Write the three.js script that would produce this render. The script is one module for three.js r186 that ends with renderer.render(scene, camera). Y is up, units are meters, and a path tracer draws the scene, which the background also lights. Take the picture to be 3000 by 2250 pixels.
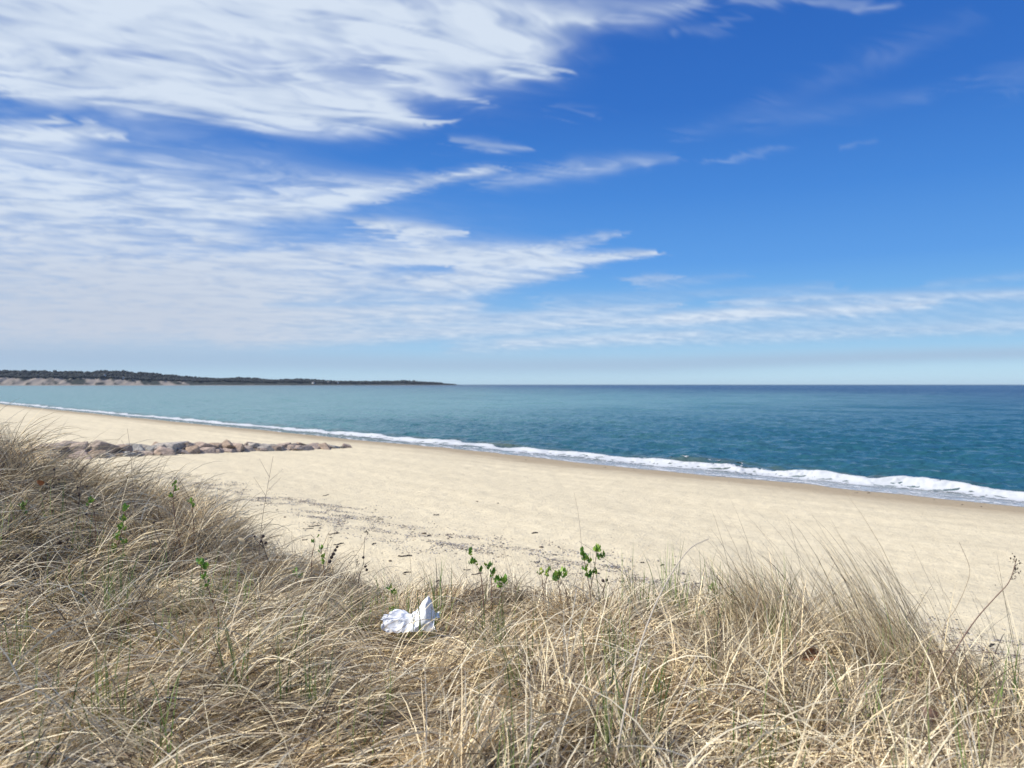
import * as THREE from 'three';
import { createNoise2D, createNoise3D } from 'simplex-noise';
import { mergeGeometries, mergeVertices } from 'three/addons/utils/BufferGeometryUtils.js';

// ---------------------------------------------------------------- camera, sky, sun, exposure
const scene = new THREE.Scene();
const renderer = new THREE.WebGLRenderer({ antialias: true });
renderer.toneMapping = THREE.LinearToneMapping;
renderer.toneMappingExposure = 1.0;
renderer.shadowMap.enabled = true;
const EYE = 4.6;                                   // metres above the sea
const camera = new THREE.PerspectiveCamera(54.4, 4 / 3, 0.05, 90000);
camera.position.set(0, EYE, 0);
camera.lookAt(0, EYE + 0.001, -1);
camera.focus = 4.5;
camera.userData.fStop = 3.2;

function rng(seed) { let a = seed >>> 0; return () => { a = (a + 0x6d2b79f5) | 0; let t = Math.imul(a ^ (a >>> 15), 1 | a); t = (t + Math.imul(t ^ (t >>> 7), 61 | t)) ^ t; return ((t ^ (t >>> 14)) >>> 0) / 4294967296; }; }
const n2 = createNoise2D(rng(11)), n2b = createNoise2D(rng(12)), n3 = createNoise3D(rng(13));
const clamp = (x, a = 0, b = 1) => Math.min(b, Math.max(a, x));
const lerp = (a, b, t) => a + (b - a) * t;
const sstep = (a, b, x) => { const t = clamp((x - a) / (b - a)); return t * t * (3 - 2 * t); };
const lin = (v) => { v /= 255; return v <= 0.04045 ? v / 12.92 : ((v + 0.055) / 1.055) ** 2.4; };
const fbm = (f, x, y, oct, gain = 0.5) => { let s = 0, a = 1, w = 0; for (let i = 0; i < oct; i++) { s += a * f(x, y); w += a; a *= gain; x = x * 2.03 + 17.1; y = y * 2.03 - 9.7; } return s / w; };

// Cirrus streaks over the bay: opacity, then azimuth, elevation and half width in degrees along each streak. Negative: a clear gap.
const STREAKS = [
  [0.85, -35.8, 21.16, 2.59, -29.3, 22.61, 2.79, -20.6, 24.08, 2.99, -10.7, 25.7, 2.79, -3.8, 25.76, 2.66, 0.9, 24.94, 1.95],
  [0.95, -32.9, 18.42, 1.34, -27.9, 18.9, 1.32, -23.0, 19.34, 1.37, -17.4, 19.25, 1.29, -12.1, 19.38, 1.15, -8.7, 19.42, 0.77, -6.2, 19.3, 0.28],
  [0.85, -31.9, 20.22, 1.51, -25.1, 20.62, 1.93, -17.4, 20.74, 1.86, -10.7, 20.69, 1.22],
  [0.9, -6.2, 23.93, 1.94, -2.3, 23.74, 1.6, 0.5, 23.31, 1.07, 3.3, 22.53, 0.28],
  [0.6, -7.3, 22.1, 0.88, -5.2, 21.41, 0.5, -2.3, 20.55, 0.18],
  [0.8, -2.0, 26.65, 1.77, 3.3, 26.34, 1.13, 6.5, 25.81, 0.49],
  [0.5, 6.9, 26.64, 1.06, 10.3, 26.29, 0.98, 12.7, 26.24, 0.69, 13.7, 26.56, 0.52],
  [0.8, -36.8, 22.41, 2.28, -26.5, 24.72, 2.54, -10.7, 26.82, 2.09],
  [0.85, -35.8, 15.32, 0.92, -32.9, 15.64, 0.83, -30.4, 16.26, 0.61, -27.8, 16.45, 0.25],
  [0.7, -30.6, 16.7, 0.24, -29.3, 17.02, 0.25],
  [0.75, -39.0, 11.19, 3.04, -31.9, 11.89, 2.86, -25.1, 12.36, 2.41, -19.9, 12.34, 1.67, -15.8, 12.3, 0.85],
  [0.8, -39.0, 5.24, 4.97, -30.6, 5.8, 4.58, -25.1, 6.1, 3.86, -20.6, 6.31, 2.66],
  [0.4, -35.6, 13.61, 1.73, -26.5, 14.92, 1.59, -17.4, 15.23, 1.36, -12.1, 14.78, 0.87],
  [0.75, -18.7, 12.59, 0.74, -14.1, 13.21, 0.62, -9.7, 14.34, 0.42, -5.5, 15.2, 0.35, -1.6, 15.99, 0.32],
  [0.45, -16.1, 13.57, 1.02, -10.7, 14.69, 0.7, -7.3, 15.31, 0.53],
  [0.6, -11.4, 13.67, 0.21, -9.7, 13.68, 0.14],
  [0.42, -1.6, 15.0, 0.43, 1.6, 15.59, 0.57, 5.4, 16.12, 0.64, 8.9, 16.39, 0.49, 12.0, 16.4, 0.21],
  [0.6, -5.5, 17.96, 0.14, -3.8, 17.78, 0.32, -1.6, 17.55, 0.25, 0.5, 17.49, 0.11],
  [0.9, -12.8, 11.96, 0.24, -9.7, 11.85, 0.49, -7.3, 11.58, 0.63, -5.2, 11.46, 0.42, -3.6, 11.55, 0.14],
  [0.6, -8.0, 10.96, 0.49, -5.9, 10.66, 0.71, -6.2, 9.97, 0.53],
  [0.9, -24.2, 7.74, 0.58, -20.6, 8.76, 0.73, -16.1, 9.31, 0.89, -10.7, 9.52, 0.98, -5.5, 9.64, 0.92, -0.9, 9.69, 0.85, 2.6, 9.68, 0.64],
  [0.6, -22.7, 10.06, 0.39, -19.9, 10.25, 0.33, -19.3, 10.19, 0.17],
  [0.8, -27.9, 6.88, 1.25, -20.6, 7.13, 1.13, -12.4, 7.6, 1.11, -5.5, 7.74, 0.92, -1.6, 8.13, 0.85],
  [0.95, -3.8, 9.5, 0.92, 0.5, 9.51, 0.99, 4.0, 9.32, 0.64, 7.6, 9.67, 0.32, 11.0, 9.85, 0.1],
  [0.6, 2.6, 10.19, 0.5, 5.1, 10.68, 0.42, 6.9, 11.09, 0.28, 8.2, 11.25, 0.11],
  [0.75, -5.5, 7.4, 0.71, -0.2, 7.95, 0.57, 4.0, 8.63, 0.35],
  [0.75, -36.8, 3.14, 1.99, -29.3, 4.03, 1.86, -20.6, 4.66, 1.66, -10.7, 5.51, 1.05, -3.8, 6.02, 0.71],
  [0.7, -20.6, 3.34, 0.6, -12.4, 3.55, 0.55, -3.8, 4.08, 0.5, 5.1, 4.71, 0.42, 12.0, 4.87, 0.42, 18.6, 5.38, 0.27],
  [0.55, -7.3, 4.94, 0.28, -0.2, 5.15, 0.32, 6.9, 5.64, 0.35, 12.0, 5.9, 0.21],
  [0.75, 12.0, 4.94, 0.31, 17.0, 5.1, 0.44, 20.2, 5.27, 0.4, 24.7, 5.23, 0.39, 29.0, 5.43, 0.28],
  [0.6, 15.4, 5.99, 0.14, 21.7, 6.16, 0.3, 27.6, 5.97, 0.31, 31.6, 5.83, 0.33, 36.5, 5.65, 0.34],
  [0.55, -3.8, 2.85, 0.57, 6.9, 3.36, 0.56, 17.0, 3.48, 0.54, 23.3, 3.6, 0.46, 29.0, 3.68, 0.37, 36.5, 3.72, 0.4],
  [0.5, -0.2, 3.21, 0.28, 8.6, 3.59, 0.28, 13.7, 3.81, 0.21],
  [0.5, 8.9, 7.79, 0.25, 11.0, 7.98, 0.28, 12.4, 8.01, 0.1],
  [0.25, 10.3, 7.48, 0.35, 17.0, 7.94, 0.2],
  [0.25, 29.0, 6.66, 0.19, 35.3, 6.88, 0.23],
  [0.2, 15.0, 16.11, 0.07, 17.7, 16.37, 0.2, 19.9, 16.69, 0.1],
  [0.16, 24.4, 16.18, 0.1, 25.8, 16.32, 0.1],
  [0.1, 13.7, 18.18, 0.55, 21.7, 20.24, 0.73, 27.6, 21.86, 0.69, 31.1, 22.75, 0.46],
  [0.11, 18.6, 18.37, 0.54, 24.7, 18.67, 0.58, 29.2, 18.82, 0.37],
  [0.12, 32.1, 19.12, 0.42, 34.4, 19.18, 0.59, 33.6, 18.02, 0.41],
  [0.2, 13.7, 24.83, 0.21, 15.7, 24.51, 0.34, 16.4, 25.03, 0.27],
  [0.35, 17.0, 26.34, 0.34, 21.7, 25.55, 0.26, 26.2, 24.31, 0.13],
  [0.18, 3.3, 20.22, 0.18, 6.5, 19.73, 0.14],
  [0.36, -20.6, 4.33, 1.33, 3.3, 4.97, 1.21, 20.2, 4.67, 1.0, 36.5, 4.63, 0.97],
  [0.3, 3.3, 6.37, 0.5, 13.7, 6.71, 0.34, 23.3, 6.9, 0.26],
  [-0.5, -9.0, 8.72, 0.28, -5.2, 8.79, 0.25],
  [-0.75, -18.7, 11.3, 0.4, -15.4, 11.56, 0.55, -12.8, 11.29, 0.42],
  [-0.5, -20.6, 9.63, 0.17, -17.4, 10.34, 0.3, -14.1, 10.97, 0.31],
  [-0.5, -28.5, 21.43, 0.44, -27.1, 21.62, 0.38],
  [-0.35, -18.0, 5.8, 0.1, -10.7, 6.1, 0.14, -3.8, 6.37, 0.14],
  [-0.3, -21.5, 21.71, 0.99, -18.7, 22.35, 0.87],
  [-0.4, -35.6, 16.3, 0.23, -29.3, 17.42, 0.25, -23.6, 17.71, 0.29, -19.0, 17.27, 0.47],
];
const LOW_BAND = [
  [0.75, -36.8, 1.72, 0.97, -20.6, 1.74, 0.86, -3.8, 1.51, 0.71, 10.3, 1.52, 0.63, 20.2, 1.78, 0.5, 29.0, 1.97, 0.4, 36.5, 2.01, 0.37],
];

// clear sky by elevation (degrees, sRGB)
const AIR = [[0, 196, 226, 241], [1.2, 186, 221, 241], [3, 156, 203, 238], [6, 122, 182, 236], [9, 97, 160, 231], [14, 74, 138, 218], [20, 55, 115, 200], [27, 46, 102, 188], [45, 35, 84, 174], [90, 30, 74, 158]];
function makeSky() {
  const W = 4096, H = 2048, data = new Float32Array(W * H * 4);
  const streak = (S, az, el) => {                    // how much of a streak covers this direction
    let best = 0;
    for (let i = 1; i + 5 < S.length; i += 3) {
      const ax = S[i], ay = S[i + 1], bx = S[i + 3], by = S[i + 4], dx = bx - ax, dy = by - ay;
      const k = clamp(((az - ax) * dx + (el - ay) * dy) / (dx * dx + dy * dy)), ex = (az - ax - k * dx) * 0.55, ey = el - ay - k * dy;
      const w = lerp(S[i + 2], S[i + 5], k) + 0.08, r = Math.sqrt(ex * ex + ey * ey) / w;
      if (r < 2.2) best = Math.max(best, Math.exp(-r * r * 0.9) - 0.0128);
    }
    return best;
  };
  const box = (S) => { let a = [1e9, -1e9, 1e9, -1e9]; for (let i = 1; i < S.length; i += 3) { const m = S[i + 2] * 2.2 + 2; a = [Math.min(a[0], S[i] - m * 2), Math.max(a[1], S[i] + m * 2), Math.min(a[2], S[i + 1] - m), Math.max(a[3], S[i + 1] + m)]; } return a; };
  const B = STREAKS.map(box), LB = LOW_BAND.map(box);
  const ramp = (el) => { let i = 0; while (i < AIR.length - 2 && AIR[i + 1][0] < el) i++; const a = AIR[i], b = AIR[i + 1], k = clamp((el - a[0]) / (b[0] - a[0])); return [1, 2, 3].map((c) => lerp(lin(a[c]), lin(b[c]), k)); };
  const WHITE = [lin(220), lin(232), lin(246)], GREY = [lin(174), lin(193), lin(222)], WARM = [lin(197), lin(204), lin(219)], LOWC = [lin(168), lin(192), lin(219)];
  const look = (row, col, o) => {
    const el = ((row + 0.5) / H - 0.5) * 180, e = el * Math.PI / 180, y = Math.sin(e), air = ramp(el);
    const a = ((col + 0.5) / W - 0.5) * 2 * Math.PI, x = Math.cos(a) * Math.cos(e), z = Math.sin(a) * Math.cos(e);
    const az = Math.atan2(x, -z) * 180 / Math.PI;
    // the cloud layer seen in perspective: long fibres running left to right
    const k = 1 / (y + 0.12), px = x * k, pz = -z * k;
    const q1 = fbm(n2, px * 0.8 + 3, pz * 2.1 - px * 0.5, 3), fib = fbm(n2b, px * 1.5 + q1 * 0.7, pz * 5.0 - px * 1.6 + q1 * 1.6, 4, 0.45) * (0.45 + 0.55 * sstep(2, 17, el)), puff = fbm(n2, px * 4 + 40 + q1, pz * 6 - px * 1.5, 4, 0.48);
    const hair = n2b(px * 9 + fib * 2, pz * 26 - px * 7 + q1 * 5) * sstep(3, 12, el), floss = n2(px * 4 - 5, pz * 17 - px * 4.5 + q1 * 3) * sstep(2, 9, el);
    const near = (1 - sstep(40, 62, Math.abs(az))) * (1 - sstep(30, 46, el));
    let cover = 0, band = 0;
    if (near > 0) {
      const wz = az + fib * 1.0 + q1 * 0.8 + hair * 0.8 + floss * 0.9, we = el + (fib * 0.36 + puff * 0.2) * (0.3 + el * 0.032);
      let free = 1, gap = 1;
      for (let i = 0; i < STREAKS.length; i++) {
        const b = B[i]; if (wz < b[0] || wz > b[1] || we < b[2] || we > b[3]) continue;
        const v = streak(STREAKS[i], wz, we) * STREAKS[i][0];
        if (v > 0) free *= 1 - v; else gap *= 1 + v;
      }
      cover = (1 - free) * gap;
      for (let i = 0; i < LOW_BAND.length; i++) band = Math.max(band, streak(LOW_BAND[i], az, el + fib * 0.12) * LOW_BAND[i][0]);
    }
    // elsewhere the same kind of sky goes on
    const wide = clamp(0.42 + 0.75 * fbm(n2, px * 0.7 - 11, pz * 1.3 + 5, 3) + 0.5 * fib) * 0.8 * (1 - 0.35 * sstep(40, 90, el));
    // a thin milky veil under the streaks, thicker on the sunward side
    const milk = clamp(sstep(8, -30, az) * (0.52 * sstep(1, 5, el) * (1 - sstep(11, 16, el)) + 0.5 * sstep(18, 20.5, el)) * (1 + 0.5 * q1));
    cover = lerp(wide, 1 - (1 - cover) * (1 - milk), near);
    const alpha = 0.93 * clamp(cover * (1.05 + (0.46 - 0.3 * cover) * fib + 0.16 * puff + (0.24 - 0.16 * cover) * hair + (0.2 - 0.1 * cover) * floss)) ** 1.15;
    const dense = clamp(0.6 + 0.55 * puff + 0.45 * fib + (alpha - 0.7) * 0.9), warm = sstep(14, 4, el) * sstep(10, -30, az) * 0.8;
    for (let c = 0; c < 3; c++) data[o + c] = lerp(lerp(air[c], lerp(lerp(GREY[c], WHITE[c], dense), WARM[c], warm), alpha), LOWC[c], band);
    data[o + 3] = 1;
  };
  const c0 = Math.round(W * 0.25 - W * 46 / 360), c1 = Math.round(W * 0.25 + W * 46 / 360), r1 = Math.round(H * (0.5 + 34 / 180));   // the middle column of the view looks along -z
  for (let row = H / 2; row < H; row++) for (let col = 0; col < W; col++) {
    const fine = row < r1 && col >= c0 && col < c1, o = (row * W + col) * 4;
    if (fine || (row % 3 === 0 && col % 3 === 0)) look(row, col, o);
    else { const p = ((row - row % 3 < H / 2 ? row : row - row % 3) * W + (col - col % 3)) * 4; if (row - row % 3 < H / 2) look(row, col, o); else { data[o] = data[p]; data[o + 1] = data[p + 1]; data[o + 2] = data[p + 2]; data[o + 3] = 1; } }
  }
  const sea = [0.10, 0.20, 0.28];
  for (let i = 0; i < W * H / 2; i++) { data[i * 4] = sea[0]; data[i * 4 + 1] = sea[1]; data[i * 4 + 2] = sea[2]; data[i * 4 + 3] = 1; }
  const t = new THREE.DataTexture(data, W, H, THREE.RGBAFormat, THREE.FloatType);
  t.mapping = THREE.EquirectangularReflectionMapping; t.magFilter = THREE.LinearFilter; t.needsUpdate = true;
  return t;
}
scene.background = makeSky();
scene.environment = scene.background;
const sun = new THREE.DirectionalLight(new THREE.Color(1.0, 0.955, 0.87), 4.9);
sun.position.set(-82, 94, 10);
sun.target.position.set(0, 0, 0);
sun.castShadow = true; sun.shadow.mapSize.set(4096, 4096);
Object.assign(sun.shadow.camera, { left: -60, right: 60, top: 60, bottom: -60, near: 1, far: 400 });
sun.name = 'sun';
scene.add(sun, sun.target);

// ---------------------------------------------------------------- helpers
const taken = new Map();
function numbered(name) { const k = taken.get(name) ?? 0; taken.set(name, k + 1); return k ? `${name}_${String(k).padStart(3, '0')}` : name; }
function tag(o, label, category, group, kind) { o.userData = { label, category }; if (group) o.userData.group = group; if (kind) o.userData.kind = kind; return o; }
function mesh(name, geometry, material, parent = scene) { const m = new THREE.Mesh(geometry, material); m.name = parent === scene ? numbered(name) : name; m.castShadow = m.receiveShadow = true; parent.add(m); return m; }
function base(name, x, y, z) { const g = new THREE.Group(); g.name = numbered(name); g.position.set(x, y, z); scene.add(g); return g; }
function geom(pos, idx, { nor, col, uv } = {}) {
  const g = new THREE.BufferGeometry();
  g.setAttribute('position', new THREE.Float32BufferAttribute(pos, 3)); g.setIndex(new THREE.BufferAttribute(idx instanceof Uint32Array ? idx : new Uint32Array(idx), 1));
  if (col) g.setAttribute('color', new THREE.Float32BufferAttribute(col, 3));
  if (uv) g.setAttribute('uv', new THREE.Float32BufferAttribute(uv, 2));
  if (nor) g.setAttribute('normal', new THREE.Float32BufferAttribute(nor, 3)); else g.computeVertexNormals();
  return g;
}
const std = (o) => new THREE.MeshStandardMaterial({ roughness: 0.9, metalness: 0, side: THREE.DoubleSide, ...o });
const rgb = (r, g, b) => new THREE.Color().setRGB(r, g, b);
// a tile that repeats without a seam; f(u, v on the unit torus) gives bytes
function tile(size, f, srgb) {
  const d = new Uint8Array(size * size * 4);
  for (let j = 0; j < size; j++) for (let i = 0; i < size; i++) { const c = f(i / size, j / size, i, j); const o = (j * size + i) * 4; d[o] = clamp(c[0], 0, 255); d[o + 1] = clamp(c[1], 0, 255); d[o + 2] = clamp(c[2], 0, 255); d[o + 3] = 255; }
  const t = new THREE.DataTexture(d, size, size); t.wrapS = t.wrapT = THREE.RepeatWrapping; t.magFilter = THREE.LinearFilter; if (srgb) t.colorSpace = THREE.SRGBColorSpace; t.needsUpdate = true; return t;
}
// periodic value noise
function pnoise(seed, per) { const r = rng(seed), g = new Float32Array(per * per).map(() => r() * 2 - 1); return (u, v) => { const x = u * per, y = v * per, i = Math.floor(x), j = Math.floor(y), s = (t) => t * t * (3 - 2 * t), fx = s(x - i), fy = s(y - j), at = (a, b) => g[((b % per + per) % per) * per + ((a % per + per) % per)]; return lerp(lerp(at(i, j), at(i + 1, j), fx), lerp(at(i, j + 1), at(i + 1, j + 1), fx), fy); }; }

// ---------------------------------------------------------------- the lie of the land
// x to the right, d ahead (d = -z). n runs from the dune towards the sea, t along the shore.
const R2 = Math.SQRT1_2, nOf = (x, d) => (x + d) * R2, tOf = (x, d) => (d - x) * R2;
const waterline = (t) => 33.5 + 0.03 * t + 0.55 * n2(t * 0.045, 3.3) + 0.22 * n2(t * 0.19, 8.1);
function beach(x, d) {
  const n = nOf(x, d), t = tOf(x, d), s = waterline(t) - n;
  let h = s < 0 ? Math.max(-7, s * 0.085) : 0.085 * Math.min(s, 7) + 0.056 * clamp(s - 7, 0, 19);
  if (s > 0) h += (0.05 * n2(x * 0.09, d * 0.09) + 0.018 * n2b(t * 0.35, n * 0.8) + 0.008 * n2(t * 0.9, n * 2.1)) * sstep(0, 7, s);
  return h;
}
const duneEdge = (t) => 3.45 + 0.28 * n2b(t * 0.33, 1.7) + 0.12 * n2b(t * 1.1, 5.2) + 0.42 * Math.exp(-(((t - 1.9) / 1.1) ** 2)) - 0.55 * sstep(1.1, 0.2, t) - 0.85 * sstep(3.0, 4.7, t) - 1.3 * sstep(6.5, 12, t);
function land(x, d) {
  const n = nOf(x, d), t = tOf(x, d);
  const low = beach(x, d); if (n > 8) return low;
  const r1 = ((x + 4.2) ** 2 + (d - 4.9) ** 2) / (2 * 1.13 * 1.13), dip = ((x + 0.6) ** 2 + (d - 4.9) ** 2) / (2 * 0.9 * 0.9);
  const top = 3.26 + 0.07 * n2(x * 0.42, d * 0.42) + 0.04 * n2b(x * 1.25, d * 1.25) + 0.86 * Math.exp(-r1) - 0.12 * Math.exp(-dip);
  return lerp(low, top, sstep(duneEdge(t) + 3.1, duneEdge(t) - 0.25, n));
}
const NX0 = -12, ND0 = -5, NSTEP = 0.05, NW = 440, NH = 400, grid = new Float32Array(NW * NH);
for (let j = 0; j < NH; j++) for (let i = 0; i < NW; i++) grid[j * NW + i] = land(NX0 + i * NSTEP, ND0 + j * NSTEP);
function groundAt(x, d) {
  const u = (x - NX0) / NSTEP, v = (d - ND0) / NSTEP, i = Math.floor(u), j = Math.floor(v);
  if (i < 0 || j < 0 || i >= NW - 1 || j >= NH - 1) return land(x, d);
  const fx = u - i, fy = v - j, o = j * NW + i;
  return lerp(lerp(grid[o], grid[o + 1], fx), lerp(grid[o + NW], grid[o + NW + 1], fx), fy);
}

// sand: fine speckle, a few dark grains
const g1 = pnoise(1, 16), g2 = pnoise(2, 64), g3 = pnoise(3, 256), g4 = pnoise(4, 512), grain = rng(5);
const sandMap = tile(1024, (u, v) => { const s = g1(u, v) * 5 + g2(u, v) * 5 + g3(u, v) * 6 + g4(u, v) * 7 + (grain() - 0.5) * 14 - (grain() < 0.012 ? 50 : 0); return [221 + s, 207 + s, 174 + s * 0.9]; }, true);
const g0 = pnoise(6, 7), sandBump = tile(1024, (u, v) => { const s = 128 + g0(u, v) * 40 + g1(u, v) * 36 + g2(u, v) * 26 + g3(u, v) * 14 + g4(u, v) * 8; return [s, s, s]; });
for (const t of [sandMap, sandBump]) t.repeat.set(1 / 2.6, 1 / 2.6);
const sandMat = std({ name: 'sand', map: sandMap, bumpMap: sandBump, bumpScale: 0.05, vertexColors: true, roughness: 0.95 });

function polar(azs, rs, f) {                          // a sheet round the origin; f(x, d) -> [y, r, g, b]
  const pos = [], col = [], uv = [], idx = [], A = azs.length;
  for (const r of rs) for (const a of azs) { const x = Math.sin(a) * r, d = Math.cos(a) * r, q = f(x, d); pos.push(x, q[0], -d); col.push(q[1], q[2], q[3]); uv.push(x, d); }
  for (let j = 0; j < rs.length - 1; j++) for (let i = 0; i < A - 1; i++) { const o = j * A + i; idx.push(o, o + 1, o + A, o + 1, o + A + 1, o + A); }
  return geom(pos, idx, { col, uv });
}
const deg = Math.PI / 180;
{
  const azs = []; for (let a = -180; a < -52; a += 4) azs.push(a * deg); for (let a = -52; a <= 52; a += 0.24) azs.push(a * deg); for (let a = 56; a <= 180; a += 4) azs.push(a * deg);
  const rs = [0.02]; for (let r = 0.4; r < 2600; r *= 1.029) rs.push(r);
  const g = polar(azs, rs, (x, d) => {
    const n = nOf(x, d), t = tOf(x, d), s = waterline(t) - n, y = Math.abs(x) < 9 && d < 14 && d > -4 ? groundAt(x, d) : land(x, d);
    // damp sand by the sea with a ragged edge, wind streaks of paler and greyer sand, brown grass litter on the dune
    const damp = sstep(6.2, 1.4, s + 1.3 * fbm(n2, t * 0.16, n * 0.5, 3)) * 0.9 + 0.55 * sstep(11, 3.5, s + 1.6 * fbm(n2b, t * 0.1, n * 0.45, 3));
    const k = 1 + (0.1 + 0.07 * sstep(17, 9, s)) * fbm(n2b, t * 0.045, n * 0.65, 4) - 0.06 * Math.exp(-(((s - 13.5 - 0.8 * n2(t * 0.12, 60)) / 0.5) ** 2)) * (0.5 + 0.5 * n2b(t * 0.5, 61)) + 0.06 * fbm(n2, x * 1.2, d * 1.2, 3) + 0.05 * n2b(x * 2.7, d * 2.7) * sstep(30, 10, d);
    let c = [k, k * 0.995, k * 0.985];
    const D = clamp(damp); c = [lerp(c[0], 0.56, D), lerp(c[1], 0.51, D), lerp(c[2], 0.47, D)];
    const L = sstep(0.35, -0.25, n - duneEdge(t) + 0.55 * fbm(n2, x * 0.9, d * 0.9, 3)) * 0.9;
    return [y, lerp(c[0], 0.25, L), lerp(c[1], 0.215, L), lerp(c[2], 0.17, L)];
  });
  const m = mesh('beach_sand', g, sandMat); tag(m, 'pale dry sand of the beach sloping down to the sea', 'sand', null, 'structure');
}

// ---------------------------------------------------------------- the sea
const breakLine = (t) => waterline(t) + 2.8 + 0.5 * n2(t * 0.11, 21) + 0.2 * n2(t * 0.5, 4);
const breaker = (t) => clamp(0.22 + 0.16 * n2b(t * 0.16, 2.2) + 0.16 * sstep(16, 4, t) - 0.08 * sstep(14, 24, t)) * (t > 45 ? lerp(1, 0.5, sstep(45, 120, t)) : 1);
const curlLine = 4.5, curl = (t) => Math.max(Math.exp(-(((t - 23.5) / 3.2) ** 2)), 0.8 * Math.exp(-(((t - 3.2) / 2.2) ** 2)), 0.5 * Math.exp(-(((t - 41) / 4) ** 2)));   // short waves just about to break
function seaAt(x, d) {
  const n = nOf(x, d), t = tOf(x, d), off = n - waterline(t), far = sstep(190, 45, Math.hypot(x, d));
  if (off < -6) return -0.4;
  const deep = sstep(0.3, 6, off);
  let h = (0.11 * n2(t * 0.07, n * 0.26) + 0.15 * n2b(t * 0.17, n * 0.55) + 0.06 * n2(x * 0.6, d * 1.2)) * far * deep;
  const R = Math.hypot(x, d), out = sstep(60, 170, R) * sstep(1300, 700, R); if (out > 0) h += out * deep * (0.2 * n2(t * 0.03 + n * 0.02, n * 0.085) + 0.13 * n2b(t * 0.05, n * 0.15) * sstep(700, 250, R));
  h += 0.012 * n2b(t * 0.5, n * 0.7) * sstep(-3, 0.5, off);
  const q = off - (breakLine(t) - waterline(t));
  h += breaker(t) * (q < 0 ? Math.exp(-((q / 0.42) ** 2)) : Math.exp(-((q / 1.3) ** 2)));
  const q2 = off - 8.5 - 1.2 * n2(t * 0.06, 31); h += 0.2 * clamp(0.3 + n2b(t * 0.07, 9)) * Math.exp(-((q2 / 1.1) ** 2)) * sstep(90, 45, t);
  const q3 = off - curlLine; h += 0.29 * curl(t) * (q3 < 0 ? Math.exp(-((q3 / 0.4) ** 2)) : Math.exp(-((q3 / 1.3) ** 2)));
  return h + 0.035 * sstep(2.2, 0.3, off);
}
{
  const azs = []; for (let a = -60; a < -42; a += 1) azs.push(a * deg); for (let a = -42; a <= 42; a += 0.15) azs.push(a * deg); for (let a = 43; a <= 80; a += 1) azs.push(a * deg);
  const rs = []; for (let r = 22; r < 1300; r *= 1.0085) rs.push(r); for (let r = 1320; r < 24000; r *= 1.16) rs.push(r);
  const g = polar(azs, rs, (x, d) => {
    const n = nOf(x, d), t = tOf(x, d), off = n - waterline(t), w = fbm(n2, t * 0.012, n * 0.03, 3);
    // water by what lies under it: stirred sand in the surf, green over the shallows, blue over the deep
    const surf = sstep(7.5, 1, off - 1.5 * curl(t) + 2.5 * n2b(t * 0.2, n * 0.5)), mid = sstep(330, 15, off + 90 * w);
    const cloudSheen = sstep(8, 130, t + 30 * w) * sstep(420 + Math.max(0, t) * 0.9, 60, off + 120 * w) * 0.9;   // reflection of the pale clouds on the left, painted into the water colour
    const c = [0, 1, 2].map((i) => lerp(lerp(lerp([0.004, 0.035, 0.085][i], [0.020, 0.097, 0.132][i], mid), [0.14, 0.285, 0.28][i], cloudSheen), [0.105, 0.125, 0.085][i], surf * 0.75)).map((v, i) => lerp(v, [0.33, 0.365, 0.38][i], sstep(2.9, 0.6, off) * sstep(60, 20, t)));  // swash edge: aerated water plus sky reflection painted into its pale tone
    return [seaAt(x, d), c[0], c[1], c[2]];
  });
  const w1 = pnoise(31, 12), w2 = pnoise(32, 28), w3 = pnoise(33, 70), w4 = pnoise(34, 160);
  const swell = (u, v) => 0.115 * w1(u, v * 2) + 0.06 * w2(u, v * 2) + 0.026 * w3(u, v) + 0.008 * w4(u, v), E = 1 / 1024, span = 16;   // metres
  const ripples = tile(1024, (u, v) => { const k = 1 / (2 * E * span), a = (swell(u + E, v) - swell(u - E, v)) * k, b = (swell(u, v + E) - swell(u, v - E)) * k, l = Math.hypot(a, b, 1); return [127.5 - 127.5 * a / l, 127.5 - 127.5 * b / l, 127.5 + 127.5 / l]; });
  ripples.repeat.set(1 / span, 1 / span);
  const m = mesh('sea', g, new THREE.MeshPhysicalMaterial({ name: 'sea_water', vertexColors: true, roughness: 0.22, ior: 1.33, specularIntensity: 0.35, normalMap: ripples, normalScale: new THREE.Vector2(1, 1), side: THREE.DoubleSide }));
  tag(m, 'blue green sea water reaching to the horizon', 'sea', null, 'structure');
}
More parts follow.
